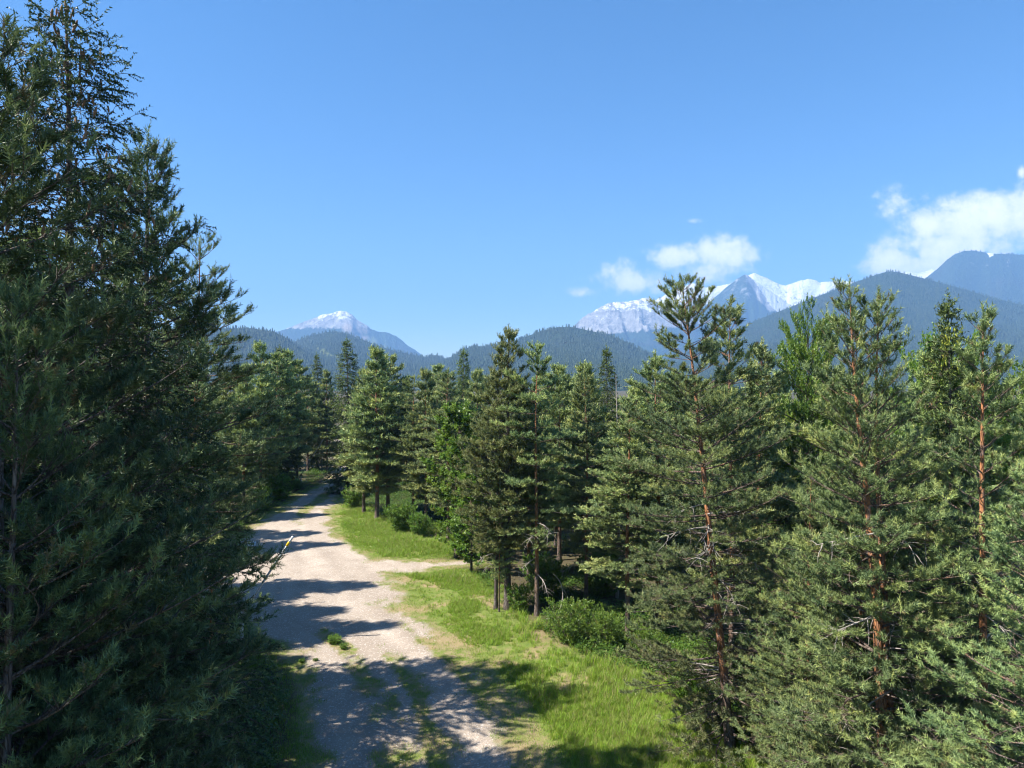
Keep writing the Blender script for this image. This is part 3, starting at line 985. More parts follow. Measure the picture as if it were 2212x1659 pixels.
def cone_mesh(mat):
    prof = [(0, .004), (.08, .5), (.3, .95), (.55, 1), (.8, .72), (.95, .35), (1, .02)]
    V, Q = [], []
    sides = 7
    for i, (z, rr) in enumerate(prof):
        for j in range(sides):
            a = (j + .5 * (i % 2)) * 2 * math.pi / sides
            V.append((rr * .019 * math.cos(a), rr * .019 * math.sin(a), -z * .15))
    for i in range(len(prof) - 1):
        for j in range(sides):
            Q.append((i * sides + j, i * sides + (j + 1) % sides, (i + 1) * sides + (j + 1) % sides, (i + 1) * sides + j))
    return mesh_from('cone', np.array(V), quads=Q, mat=mat, smooth=False)


CONE_BROWN, CONE_LIME = cone_mesh(M_CONE_BROWN), cone_mesh(M_CONE_LIME)

R_ = np.random.default_rng(7)


def plant(kind, proto, xpx, D, H, label, category, rot=None, tilt=0.0, group=None, X=None, width=1.0, dead=0, dead_z=(.12, .4)):
    """Stand a tree on the ground at distance D; xpx is where its foot lies in the photograph."""
    x = (xpx - 1106.0) / 1533.0 * D if X is None else X
    z = float(ground_z(np.array([x]), np.array([D]))[0])
    root = link(kind, None)
    root.empty_display_size = 0.5
    H = H * (.978 if kind == 'pine_tree' else 1.0)
    s = H / proto.H
    rot = R_.uniform(0, 6.28) if rot is None else rot
    root.matrix_world = Matrix.Translation((x, D, z)) @ Matrix.Rotation(tilt, 4, 'Y') @ Matrix.Rotation(rot, 4, 'Z') @ Matrix.Diagonal((s * width, s * width, s, 1))
    root['label'] = label
    root['category'] = category
    if group:
        root['group'] = group
    link('trunk', proto.trunk, root)
    c = link('crown', proto.crown, root)
    c['kind'] = 'stuff'
    for k in range(dead):
        d = link('dead_branch', DEAD[k % 3], root)
        hz = R_.uniform(*dead_z) * proto.H
        d.location = (0, 0, hz)
        d.rotation_euler = (R_.uniform(-.4, .4), R_.uniform(-.25, .35), R_.uniform(0, 6.28))
        sc = R_.uniform(.8, 2.3)
        d.scale = (sc, sc, sc)
    return root


def Hof(ytop, D):
    return CAM_H + (829.5 - ytop) / 1533.0 * D


# ---- prototypes: near trees shoot by shoot, farther ones coarser
P_R1 = Proto('tall_pine', 18.3, M_PINE, M_BARK, 101, R=3.8, cb=.05, prof=([0, .1, .25, .5, .62, .75, .88, .95, 1], [.8, .95, 1, 1, .82, .54, .44, .3, .06]), ws=.60, nper=8, keep=.85, n=21, nl=.125, nw=.021, dry_low=.9, ter_len=(.10, .24), spread=(.4, 1.2), tipbias=.6, rad=.195, wob=.18, e=(-.25, .02, .6), sec_sp=.155, ter_sp=.115, s0=.2, ter_lift=(.1, .85))
P_R3 = Proto('twin_pine', 17.2, M_PINE, M_BARK, 102, stems=[((0, 0, -.15), (-.95, .1, 17.2), .20, .14), ((.35, .25, -.15), (-.25, .5, 16.9), .17, .14)],
             R=4.0, cb=.04, prof=YOUNG_PROF, ws=.66, nper=6, n=18, nl=.13, nw=.021, dry_low=.35, e=(-.12, .18, .85), ter_len=(.10, .24), spread=(.4, 1.2), tipbias=.6, sec_sp=.17, ter_sp=.12, tint0=.5, s0=.24, ter_lift=(.1, .85))
P_R4 = Proto('young_pine', 16.2, M_PINE, M_BARK, 103, R=3.4, cb=.04, prof=YOUNG_PROF, ws=.56, nper=7, n=20, nl=.13, nw=.021, dry_low=.35, ter_len=(.10, .24), spread=(.4, 1.2), tipbias=.6, e=(-.12, .16, .8), sec_sp=.17, ter_sp=.118, rad=.17, s0=.3, ter_lift=(.1, .85))
P_L3 = Proto('roadside_pine', 22.0, M_PINE, M_BARK_GREY, 104, R=4.1, cb=.08, prof=PINE_PROF, ws=.56, nper=8, n=17, nl=.14, nw=.036, dry_low=.3, e=(-.2, .1, .8), sec_sp=.2, ter_sp=.145, ter_len=(.2, .4), keep=.92, s0=.22, ter_lift=(.1, .85), tint0=.1)  # needle tint lowered to paint deep shade into this tree wall
P_L4 = Proto('open_pine', 19.8, M_PINE, M_BARK, 105, R=4.5, cb=.34, prof=([0, .1, .3, .5, .75, .9, 1], [.65, 1, .95, .8, .5, .28, .08]), ws=.62, nper=8, n=17, nl=.12, nw=.027, dry_low=.3, e=(-.2, .0, .45), sec_sp=.18, ter_sp=.13, ter_len=(.18, .36), keep=.82, s0=.3, ter_lift=(.1, .85), tint0=.34)  # tint also lowered, part of the wall's shade put into needle colour
P_SPR = Proto('coned_spruce', 22.2, M_SPRUCE, M_BARK_GREY, 106, R=4.2, cb=.04, prof=SPRUCE_PROF, ws=.40, nper=7, n=17, nl=.062, nw=.036, spread=(.7, 1.2), e=(-.25, .05, .5), curve=(.18, .2, .16), hang=.6, sec_lift=(-.05, .1), ter_lift=(-.1, .1), sec_sp=.165, sec_cap=.9, ter_sp=.14, ter_len=(.18, .36), candles=True, tint0=.16, limb_r=.014, s0=.12, drop=.05)  # dark by nature; tint lowered further to imitate shade on the needles
P_K1 = Proto('black_pine', 17.5, M_BLACKPINE, M_BARK_GREY, 107, stems=[((0, 0, -.15), (0, 0, 17.5), .24, .12), ((-.75, .1, -.15), (-.5, .2, 15.6), .13, .12)],
             R=2.7, cb=.26, prof=PINE_PROF, ws=.60, nper=7, n=13, nl=.17, nw=.042, dry_low=.5, e=(-.1, .1, .7), sec_sp=.165, ter_sp=.13, ter_len=(.2, .38), tint0=.5, s0=.3, ter_lift=(.1, .8))
P_K2 = Proto('padded_pine', 16.4, M_PINE, M_BARK, 108, R=2.5, cb=.30, prof=PAD_PROF, ws=.80, nper=7, n=13, nl=.15, nw=.040, dry_low=.4, e=(-.3, -.05, .5), sec_sp=.13, ter_sp=.11, keep=.8, rad=.155, s0=.26, ter_lift=(.1, .7), tint0=.55)
P_K3 = Proto('slim_pine', 14.6, M_PINE, M_BARK, 109, R=2.5, cb=.24, prof=PINE_PROF, ws=.54, nper=8, n=12, nl=.15, nw=.042, dry_low=.5, e=(-.2, .05, .6), sec_sp=.125, ter_sp=.11, keep=.88, rad=.14, s0=.24, ter_lift=(.1, .7), tint0=.55)
P_F1 = Proto('forest_pine', 16.0, M_PINE, M_BARK, 110, R=2.6, cb=.18, prof=PINE_PROF, ws=.54, nper=8, n=8, nl=.26, nw=.085, dry_low=.4, e=(-.15, .08, .6), sec_sp=.16, ter_sp=.14, ter_len=(.25, .5), candles=True, sec_wood=False, trunk_sides=8, s0=.22, ter_lift=(.1, .7), tint0=.6)
P_F2 = Proto('forest_pine', 16.0, M_PINE, M_BARK, 111, R=2.5, cb=.26, prof=PAD_PROF, ws=.70, nper=8, n=8, nl=.26, nw=.085, dry_low=.4, e=(-.15, .05, .6), sec_sp=.16, ter_sp=.14, ter_len=(.25, .5), sec_wood=False, trunk_sides=8, keep=.85, s0=.22, ter_lift=(.1, .7), tint0=.58)
P_F3 = Proto('forest_spruce', 18.0, M_SPRUCE, M_BARK_GREY, 112, R=2.7, cb=.03, prof=SPRUCE_PROF, ws=.46, nper=7, n=8, nl=.15, nw=.075, spread=(.7, 1.2), e=(-.3, -.05, .5), curve=(.16, .14, .1), hang=.5, sec_lift=(-.05, .1), ter_lift=(-.1, .1), sec_sp=.21, ter_sp=.17, ter_len=(.25, .45), sec_wood=False, tint0=.5, trunk_sides=8, s0=.12)
P_R6 = Proto('shade_tinted_pine', 16.2, M_PINE, M_BARK_GREY, 133, R=3.5, cb=.04, prof=PINE_PROF, ws=.56, nper=7, n=25, nl=.115, nw=.019, dry_low=.2, e=(-.15, .12, .75), ter_len=(.12, .28), spread=(.4, 1.2), tipbias=.6, sec_sp=.18, ter_sp=.13, rad=.17, s0=.15, ter_lift=(.1, .85), tint0=.1)  # needles coloured darker than the lit pines, standing in for shade
P_BL = Proto('broadleaf', 12.0, M_LEAF_LIME, M_BARK_LEAFY, 113, R=3.4, cb=.12, prof=ROUND_PROF, ws=.42, nper=5, e=(.1, .3, .6), curve=(.15, .1, .05), sec_sp=.2, sec_ang=(.5, 1.3), ter_sp=.2, ter_len=(.2, .45), n=13, nl=.12, nw=.085, spread=(.5, 1.3), mode='leaf', candles=False, tint0=.5, sec_k=.5)
P_SAP = Proto('sapling', 8.0, M_LEAF, M_BARK_LEAFY, 114, R=1.7, cb=.12, prof=ROUND_PROF, ws=.42, nper=4, e=(.25, .5, 1.0), curve=(.15, .1, .05), sec_sp=.3, sec_ang=(.5, 1.3), ter_sp=.22, ter_len=(.2, .45), n=14, nl=.19, nw=.13, spread=(.5, 1.3), mode='leaf', candles=False, tint0=.6, sec_k=.5)


def shrub_stems(seed, h, rad, k):
    r = np.random.default_rng(seed)
    out = []
    for i in range(k):
        a = i * 6.283 / k + r.normal() * .3
        q = r.uniform(.25, 1.0)
        out.append(((.12 * math.cos(a), .12 * math.sin(a), -.1), (rad * q * math.cos(a), rad * q * math.sin(a), h * r.uniform(.7, 1.0)), .025, .06))
    return out


SHRUB_KW = dict(R=.75, cb=.12, prof=ROUND_PROF, ws=.24, nper=3, e=(.1, .4, .8), curve=(.1, .1, .05), sec_sp=.26, sec_ang=(.5, 1.3), ter_sp=.2, ter_len=(.12, .3), n=11, spread=(.5, 1.3), mode='leaf', candles=False, sec_k=.6, limb_r=.01, sec_wood=False, trunk_sides=5)
P_SH1 = Proto('shrub', 2.4, M_LEAF, M_BARK_LEAFY, 120, stems=shrub_stems(1, 2.4, 1.35, 8), nl=.11, nw=.07, tint0=.55, **SHRUB_KW)
P_SH2 = Proto('shrub', 2.2, M_LEAF_LIME, M_BARK_LEAFY, 121, stems=shrub_stems(2, 2.2, 1.2, 7), nl=.085, nw=.05, tint0=.35, **SHRUB_KW)

# ------------------------------------------------------------------ the trees one can tell apart
PT, ST_, BT, SB = 'pine tree', 'spruce tree', 'broadleaf tree', 'shrub'

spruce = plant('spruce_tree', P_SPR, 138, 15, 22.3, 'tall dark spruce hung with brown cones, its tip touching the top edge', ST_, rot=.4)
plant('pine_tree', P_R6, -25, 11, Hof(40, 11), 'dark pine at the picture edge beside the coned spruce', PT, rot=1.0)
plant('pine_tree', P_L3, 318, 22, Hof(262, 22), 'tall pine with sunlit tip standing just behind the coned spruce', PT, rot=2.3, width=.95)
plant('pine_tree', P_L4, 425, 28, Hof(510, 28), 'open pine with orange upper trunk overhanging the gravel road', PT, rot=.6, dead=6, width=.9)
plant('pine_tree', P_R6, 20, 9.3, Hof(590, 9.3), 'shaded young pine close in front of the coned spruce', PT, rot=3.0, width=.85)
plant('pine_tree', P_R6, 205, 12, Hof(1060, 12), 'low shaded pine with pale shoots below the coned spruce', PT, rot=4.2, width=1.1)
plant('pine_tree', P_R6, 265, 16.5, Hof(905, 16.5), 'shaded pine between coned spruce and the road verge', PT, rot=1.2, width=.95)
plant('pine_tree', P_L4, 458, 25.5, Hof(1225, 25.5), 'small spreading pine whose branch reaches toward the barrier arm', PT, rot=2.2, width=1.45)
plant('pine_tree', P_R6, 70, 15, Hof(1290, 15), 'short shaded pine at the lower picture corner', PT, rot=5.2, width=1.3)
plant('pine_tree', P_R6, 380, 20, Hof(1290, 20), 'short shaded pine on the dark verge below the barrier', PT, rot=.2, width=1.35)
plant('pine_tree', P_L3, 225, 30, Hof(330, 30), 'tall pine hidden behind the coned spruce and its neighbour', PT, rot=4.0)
plant('pine_tree', P_L4, 560, 41, Hof(700, 41) - 3, 'pine at the mouth of the side track past the barrier', PT, X=-22.0, rot=3.3)

# across the road, in the distance
plant('pine_tree', P_F2, 598, 90, Hof(765, 90), 'pine with bare grey trunk among the dark trees over the far bend', PT)
plant('pine_tree', P_F1, 562, 85, Hof(742, 85), 'tall pine next to the overhanging branch tip, below the wooded spur', PT)
plant('spruce_tree', P_F3, 604, 94, Hof(752, 94), 'narrow spruce between two pines at the far bend', ST_)
plant('pine_tree', P_F1, 622, 96, Hof(757, 96), 'pine with reddish trunk near the far raised barrier', PT)
plant('pine_tree', P_F2, 642, 101, Hof(778, 101), 'short rounded pine above the far raised barrier', PT)
plant('spruce_tree', P_F3, 686, 116, Hof(766, 116), 'pointed spruce alone against the wooded ridge', ST_, width=.8)
plant('pine_tree', P_F1, 706, 112, Hof(800, 112), 'dark pine where the road vanishes', PT)
plant('spruce_tree', P_F3, 752, 91, Hof(735, 91), 'shaggy drooping spruce at the bend, under the snowy pointed peak', ST_, rot=1.1, width=1.05)
plant('pine_tree', P_F1, 786, 76, Hof(800, 76), 'small bushy pine tucked beside the shaggy spruce', PT, width=1.1)
plant('pine_tree', P_F1, 814, 72, Hof(753, 72), 'bright bushy pine next to the shaggy spruce', PT, rot=2.0, width=1.15)
plant('pine_tree', P_F2, 838, 76, Hof(770, 76), 'pine with dark straight trunk behind the roadside bush', PT, width=1.2)
plant('pine_tree', P_K2, 893, 71, Hof(812, 71), 'brownish thin pine with a dark bare trunk', PT, width=1.1)
plant('pine_tree', P_F1, 920, 70, Hof(800, 70), 'dense pine between the thin brown pine and the orange trunk', PT)
plant('pine_tree', P_K3, 968, 62, Hof(797, 62), 'pine with slender orange trunk at the side path corner', PT, rot=1.0, width=1.1)
plant('spruce_tree', P_F3, 1000, 72, Hof(757, 72), 'slim spruce peeping over beside the twin-trunk pine', ST_, width=.7)
plant('pine_tree', P_F2, 945, 80, Hof(790, 80), 'pine crown behind the orange trunk at the path corner', PT)
plant('pine_tree', P_F1, 1030, 64, Hof(800, 64), 'pine half hidden by the twin-trunk black pine', PT)
plant('pine_tree', P_K1, 1097, 43.7, Hof(705, 43.7), 'big black pine with two grey trunks at the meadow edge', PT, rot=.15, dead=10, dead_z=(.1, .45))
plant('pine_tree', P_K3, 1078, 43.2, Hof(990, 43.2), 'thin young pine leaning close to the twin-trunk black pine', PT, width=.6)
plant('pine_tree', P_K2, 1160, 42.5, Hof(742, 42.5), 'pine with orange trunk and separate foliage pads', PT, rot=1.7, dead=6, dead_z=(.15, .35))
plant('pine_tree', P_K3, 1266, 45, Hof(800, 45), 'blue-green pine behind the leafy shrubs', PT, rot=2.6, dead=8)
plant('pine_tree', P_K3, 1356, 39, Hof(850, 39), 'bushy pine with a thin dark foot rising from the shrubs', PT, rot=4.4, width=1.15, dead=4)
plant('spruce_tree', P_F3, 1312, 60, Hof(756, 60), 'slender spruce tip against the rounded hill', ST_, width=.75)
plant('pine_tree', P_F1, 1263, 54, Hof(787, 54), 'light green pine top next to the slender spruce', PT)
plant('pine_tree', P_F2, 1208, 56, Hof(790, 56), 'pine crown behind the tree with foliage pads', PT)
plant('pine_tree', P_K3, 1420, 40, Hof(760, 40), 'dense pine pressed against the leaning tall pine', PT, width=1.2)
plant('pine_tree', P_R1, 1578, 27, 18.4, 'tall leaning pine with bright orange bark, dark against the snow peaks', PT, rot=.8, tilt=-.098, dead=26, dead_z=(.1, .55))
plant('pine_tree', P_K3, 1580, 34, Hof(645, 34), 'pine with upright tips behind the leaning tall pine', PT, rot=.9, width=.95)
plant('pine_tree', P_K3, 1640, 37, Hof(735, 37), 'dark dense pine between the leaning pine and the leafy tree', PT)
plant('pine_tree', P_R3, 1922, 20, 17.2, 'wide pine with twin leaders standing out over the forested shoulder', PT, rot=0.0, dead=26, dead_z=(.08, .6))
plant('pine_tree', P_R1, 1862, 22.5, 13.6, 'orange-barked pine close behind the twin-leader pine', PT, rot=3.9, dead=8)
plant('pine_tree', P_R4, 2135, 19, Hof(650, 19), 'young pine with candle-like tip at the picture edge', PT, rot=2.0, dead=16, dead_z=(.08, .6), tilt=-.02)
plant('pine_tree', P_K3, 2010, 30, Hof(735, 30), 'pine crown behind the gap between the two near pines', PT)
plant('pine_tree', P_R4, 2262, 22, Hof(800, 22), 'pine with orange trunk cut by the picture edge', PT, rot=4.1)
plant('pine_tree', P_R4, 2235, 15.5, Hof(1010, 15.5), 'low pine filling the lower picture corner', PT, rot=5.0, width=1.25)
plant('pine_tree', P_R4, 1745, 23.5, Hof(1010, 23.5), 'smaller pine between the leaning pine and the twin-leader pine', PT, rot=2.9, width=1.1)
coned = plant('spruce_tree', P_F3, 2055, 29, Hof(650, 29), 'spruce topped with a cluster of yellow-green cones', ST_, rot=.3, width=.8)

plant('broadleaf_tree', P_BL, 1745, 38, Hof(728, 38), 'leafy green tree rising behind the twin-leader pine', BT, rot=.4, width=.5)
plant('broadleaf_tree', P_BL, 2052, 31, Hof(775, 31), 'lime green tree below the yellow-coned spruce', BT, rot=1.8, width=.55)
plant('broadleaf_tree', P_BL, 2190, 34, Hof(850, 34), 'lime green tree behind the pine with candle-like tip', BT, rot=3.1, width=.8)
plant('broadleaf_tree', P_SAP, 985, 57, Hof(905, 57), 'bright green sapling beside the slender orange trunk', BT, rot=.8)
plant('broadleaf_tree', P_SAP, 1018, 52, Hof(1040, 52), 'bright low sapling at the foot of the black pine', BT, rot=2.8, width=1.2)

# shrubs
for (p, xp, D, h, w, lab) in [
        (P_SH1, 868, 66, 2.5, 1.1, 'round leafy bush on the grass by the road bend'),
        (P_SH1, 905, 64.5, 2.0, .9, 'smaller bush against the roadside bush'),
        (P_SH2, 1232, 38.0, 2.2, 1.0, 'feathery bush at the meadow edge below the blue-green pine'),
        (P_SH2, 1312, 37.2, 1.9, 1.0, 'feathery bush around the thin dark pine foot'),
        (P_SH1, 1122, 43.0, 1.6, .8, 'bright little shrub at the foot of the black pine'),
        (P_SH2, 1395, 35.5, 1.7, .95, 'feathery bush between the thin dark foot and the leaning pine'),
        (P_SH1, 1000, 58.0, 2.2, 1.0, 'yellowish shrub where the side path enters the trees'),
        (P_SH1, 1490, 30.5, 2.4, .8, 'sunlit undergrowth shrub behind the leaning orange trunk'),
        (P_SH1, 1660, 28.0, 3.0, .9, 'green shrub glowing between the orange trunks'),
        (P_SH1, 1800, 26.0, 4.0, .9, 'tall shrub showing through the twin-leader pine'),
        (P_SH1, 2030, 26.0, 3.2, 1.0, 'shrub in the shade under the young pine'),
        (P_SH1, 545, 33.5, 1.5, .8, 'dim shrub on the verge under the small spreading pine'),
        (P_SH1, 560, 78, 2.4, 1.2, 'bright shrub under the dark trees across the road'),
        (P_SH1, 600, 85, 2.8, 1.2, 'leafy shrub around the bare grey trunk'),
        (P_SH1, 640, 94, 1.2, 1.2, 'low bush by the post of the far barrier'),
        (P_SH1, 1175, 46, 2.6, 1.0, 'shrub in shade behind the orange trunk with pads'),
        (P_SH1, 1300, 46, 2.6, 1.0, 'shrub in shade beside the blue-green pine foot'),
        (P_SH1, 765, 79, 2.2, 1.0, 'bright shrub beneath the shaggy spruce')]:
    plant('shrub', p, xp, D, h, lab, SB, width=w)

# ---- the forest behind the front rows: trees nothing tells apart
def fill(n, xr_, dr_, seed, label, group, protos, hr, mind=3.2):
    r = np.random.default_rng(seed)
    placed = []
    tries = 0
    while len(placed) < n and tries < n * 60:
        tries += 1
        D = r.uniform(*dr_)
        X = r.uniform(*xr_(D))
        if road_inside(np.array([X]), np.array([D]))[0] > -2.5 or any((X - a) ** 2 + (D - b) ** 2 < mind ** 2 for a, b in placed):
            continue
        placed.append((X, D))
        p = protos[int(r.integers(len(protos)))]
        H = r.uniform(*hr)
        kind, cat = ('spruce_tree', ST_) if p is P_F3 else ('pine_tree', PT)
        lab = label if kind == 'pine_tree' else label.replace('pine', 'spruce')
        plant(kind, p, 0, D, H, lab, cat, X=X, group=group, rot=r.uniform(0, 6.28), width=r.uniform(.85, 1.15))


def right_x(D):
    return (float(np.interp(D, [40, 50, 60, 75, 90, 120, 160, 200], [2, 1, 2, -8, -15, -20, -32, -40])), D * .74 + 4)


fill(88, right_x, (47, 115), 5, 'pine deep in the wood behind the front row, beyond the meadow', 'forest behind the meadow', [P_F1, P_F2, P_F1, P_F3], (12.3, 15.3), 2.7)
fill(34, lambda D: (right_x(D)[0] - 2, D * .74), (115, 210), 6, 'distant pine closing the wood below the rounded hill', 'forest below the hills', [P_F1, P_F2, P_F3], (11.5, 15.5), 4.5)
fill(30, lambda D: (-.56 * D, -30.5), (60, 125), 8, 'pine in the dark wood across the road', 'dark wood across the road', [P_F1, P_F2, P_F3], (13.0, 17.0))
fill(16, lambda D: (-.7 * D - 3, -.52 * D - 4), (26, 62), 9, 'shaded pine behind the dark roadside trees', 'wood behind the roadside trees', [P_F1, P_F2, P_F1], (13, 18))
fill(12, lambda D: (D * .48, D * .74 + 4), (28, 47), 10, 'pine crowded between the near pines and the hills', 'wood behind the near pines', [P_F1, P_F2], (9.5, 12.5))
# trees standing beside the viewpoint, out of the picture, whose shade lies on the road
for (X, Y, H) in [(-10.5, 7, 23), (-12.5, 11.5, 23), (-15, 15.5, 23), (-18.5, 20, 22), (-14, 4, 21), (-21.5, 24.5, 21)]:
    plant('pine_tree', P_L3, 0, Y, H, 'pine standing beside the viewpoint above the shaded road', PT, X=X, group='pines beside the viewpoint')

for (X, Y, H) in [(-25.5, 45.5, 20), (-28, 39.5, 22), (-24.5, 36.8, 22), (-31, 58, 20), (-34, 47, 18)]:
    plant('pine_tree', P_F1, 0, Y, H, 'pine hidden behind the roadside trees, shading the barrier ground', PT, X=X, group='pines around the barrier ground')
# ------------------------------------------------------------------ cones
def hang_cones(root, proto, mesh, n, zmin, zmax, rfun, seed, size=1.0):
    r = np.random.default_rng(seed)
    m = root.matrix_world
    s = m.to_scale()[0]
    for k in range(n):
        z = r.uniform(zmin, zmax)
        rr = rfun(z) * math.sqrt(r.uniform(.15, 1))
        a = r.uniform(0, 6.28)
        c = link('cone', mesh, root)
        c.location = (rr * math.cos(a), rr * math.sin(a), z)
        c.rotation_euler = (r.normal() * .15, r.normal() * .15, r.uniform(0, 6.28))
        q = size * r.uniform(.8, 1.2) / s
        c.scale = (q, q, q)


hang_cones(spruce, P_SPR, CONE_BROWN, 190, 16.2, 21.9, lambda z: .12 + (22.2 - z) * .34, 4, 1.35)
sH = P_F3.H
hang_cones(coned, P_F3, CONE_LIME, 60, sH - 1.9, sH - 1.05, lambda z: .42, 5, 1.5)
hang_cones(coned, P_F3, CONE_LIME, 22, sH - 2.9, sH - 2.2, lambda z: .65, 6, 1.5)


# ------------------------------------------------------------------ barriers and the board
def box(cx, cy_, cz, sx, sy, sz, bev=.01):
    import bmesh
    bm = bmesh.new()
    bmesh.ops.create_cube(bm, size=1.0)
    for v in bm.verts:
        v.co = Vector((v.co.x * sx + cx, v.co.y * sy + cy_, v.co.z * sz + cz))
    bmesh.ops.bevel(bm, geom=list(bm.edges), offset=bev, segments=2, affect='EDGES')
    return bm


def bm_obj(name, bm, mat, parent):
    me = bpy.data.meshes.new(name)
    bm.to_mesh(me)
    bm.free()
    me.materials.append(mat)
    return link(name, me, parent)


def rod(name, a, b, r0, r1, mat, parent, sides=14, seg=4):
    a, b = np.array(a, float), np.array(b, float)
    t = np.linspace(0, 1, seg)[:, None]
    body = a + (b - a) * t
    d = unit((b - a)[None])[0]
    pts = np.concatenate([[a - d * .002], body, [b + d * .002]])[None]
    rr = np.concatenate([[.001], np.linspace(r0, r1, seg), [.001]])[None]
    v, q = tubes(pts, rr, sides)
    me = mesh_from(name, v, quads=q, mat=mat, smooth=False)
    return link(name, me, parent)


def barrier(D, xpx, tip, label, arm_mat, band, scale=1.0, length=5.6):
    X = (xpx - 1106) / 1533 * D
    z = float(ground_z(np.array([X]), np.array([D]))[0])
    root = link('road_barrier', None, label=label, category='barrier', group='raised road barriers')
    root.location = (X, D, z)
    bm_obj('post', box(0, 0, .60, .16, .16, 1.36, .012), M_STEEL, root)
    bm_obj('base_plate', box(0, 0, .02, .36, .36, .05, .008), M_RUST, root)
    for sx in (-.13, .13):
        bm_obj('pivot_bracket', box(sx * .95, 0, 1.30, .025, .20, .34, .006), M_STEEL, root)
    rod('pivot_pin', (-.2, 0, 1.36), (.2, 0, 1.36), .022, .022, M_RUST, root)
    d = Vector(tip).normalized()
    piv = Vector((0, -.16, 1.36))
    back, front = piv - d * .75, piv + d * length
    arm = rod('arm', back, front, .062 * scale, .05 * scale, arm_mat, root, seg=8)
    c = piv - d * .62
    w = bm_obj('counterweight', box(0, 0, 0, .24, .20, .34, .02), M_RUST, root)
    w.location = c
    w.rotation_euler = d.to_track_quat('Z', 'Y').to_euler()
    if band:
        rod('yellow_band', front - d * .48, front - d * .22, .072, .072, M_YELLOW, arm)
        rod('end_cap', front - d * .22, front + d * .12, .068, .06, M_WHITE, arm)
    else:
        h = bm_obj('hanging_bracket', box(0, 0, 0, .34, .06, .10, .01), M_WHITE, root)
        h.location = piv + d * 2.6 + Vector((-.16, -.02, 0))
    return root


barrier(38.4, 522, (.52, .02, .80), 'raised pale barrier arm with yellow band over the gravel', M_STEEL, True, 1.05, 5.0)
barrier(97.5, 650, (.53, .0, .85), 'raised thin barrier in deep shade at the far bend', M_DEADWOOD, False, .9, 6.0)
bx_, bD = (538 - 1106) / 1533 * 60.5, 60.5
bz = float(ground_z(np.array([bx_]), np.array([bD]))[0])
board = link('board', None, label='pale bluish board lying slanted on two blocks at the gravel edge', category='board')
board.location = (bx_, bD, bz)
pl = bm_obj('panel', box(0, 0, .34, 1.15, .62, .05, .01), M_SLAB, board)
pl.rotation_euler = (.38, -.12, .25)
for sx in (-.38, .38):
    bm_obj('block', box(sx, .05, .12, .2, .4, .36, .02), M_RUST, board)

# dead snag poking out of the wood
zs = np.linspace(0, 1, 12)
SNAG_H = Hof(806, 46)
snag_root = link('dead_tree', None, label='thin bare dead treetop poking up beside the slender spruce', category='dead tree')
snag_root.location = ((1333 - 1106) / 1533 * 46, 46, 0)
v_, q_ = tubes(np.stack([.1 * np.sin(zs * 4), .06 * np.sin(zs * 6), zs * SNAG_H - .1], -1)[None], (.11 * (1 - zs) + .014)[None], 8)
link('trunk', mesh_from('trunk', v_, quads=q_, mat=M_DEADWOOD, smooth=True), snag_root)
for k in range(22):
    db = link('dead_branch', DEAD[k % 3], snag_root)
    hz_ = SNAG_H * (.35 + .62 * k / 22)
    db.location = (.1 * math.sin(hz_ / SNAG_H * 4), .06 * math.sin(hz_ / SNAG_H * 6), hz_)
    db.rotation_euler = (0, -.35, k * 2.4)
    q = .35 + .9 * (1 - k / 22)
    db.scale = (q, q, q)

# curved fallen dead branch under the padded pine
th = np.linspace(0, 2.6, 14)
fb = np.stack([np.sin(th) * 1.0, th * .12, 1.15 - np.cos(th) * 1.1], -1)[None]
v1, q1 = tubes(fb, np.linspace(.05, .015, 14)[None], 7)
th2 = np.linspace(0, 1, 14)
twigs = []
for k in range(7):
    s = 4 + k
    d = np.array([.25 + .05 * k, .1 * (-1) ** k, .25 - .14 * k])
    twigs.append(fb[0, s] + d * th2[:, None] * (.9 - .06 * k) + np.array([0, 0, -.18]) * (th2 ** 2)[:, None])
v2, q2 = tubes(np.array(twigs), np.tile(np.linspace(.014, .004, 14), (7, 1)), 5)
bough = link('fallen_branch', mesh_from('fallen_branch', np.concatenate([v1, v2]), quads=np.concatenate([q1, q2 + len(v1)]), mat=M_DEADWOOD, smooth=True),
             label='curved bare grey branch arching from the ground beside the orange trunk', category='branch')
bough.location = ((1178 - 1106) / 1533 * 41.5, 41.5, float(ground_z(np.array([1.95]), np.array([41.5]))[0]))
bough.rotation_euler = (0, 0, .25)
bough.scale = (1.15, 1.15, 1.25)


# ------------------------------------------------------------------ grass, weeds and loose stones
def tuft(seed, k, h, spread, w, dry):
    r = np.random.default_rng(seed)
    V, T, tint, dr = [], [], [], []
    for i in range(k):
        a, rr = r.uniform(0, 6.28), spread * math.sqrt(r.uniform(0, 1))
        p = np.array([rr * math.cos(a), rr * math.sin(a), -.02])
        b = r.uniform(0, 6.28)
        d = np.array([math.cos(b), math.sin(b), 0])
        s = np.array([-d[1], d[0], 0]) * w * r.uniform(.7, 1.2)
        hh = h * r.uniform(.45, 1.1)
        lean = hh * r.uniform(.15, .7)
        m1 = p + np.array([0, 0, hh * .55]) + d * lean * .3
        tp = p + np.array([0, 0, hh]) + d * lean
        n0 = len(V)
        V += [p - s, p + s, m1 - s * .8, m1 + s * .8, tp]
        T += [(n0, n0 + 1, n0 + 3), (n0, n0 + 3, n0 + 2), (n0 + 2, n0 + 3, n0 + 4)]
        q = r.uniform(.1, .95)
        tint += [q] * 5
        dr += [1.0 * (r.uniform() < dry)] * 5
    return mesh_from('tuft', np.array(V), tris=T, attrs={'tint': np.array(tint), 'dry': np.array(dr)}, mat=M_GRASS)


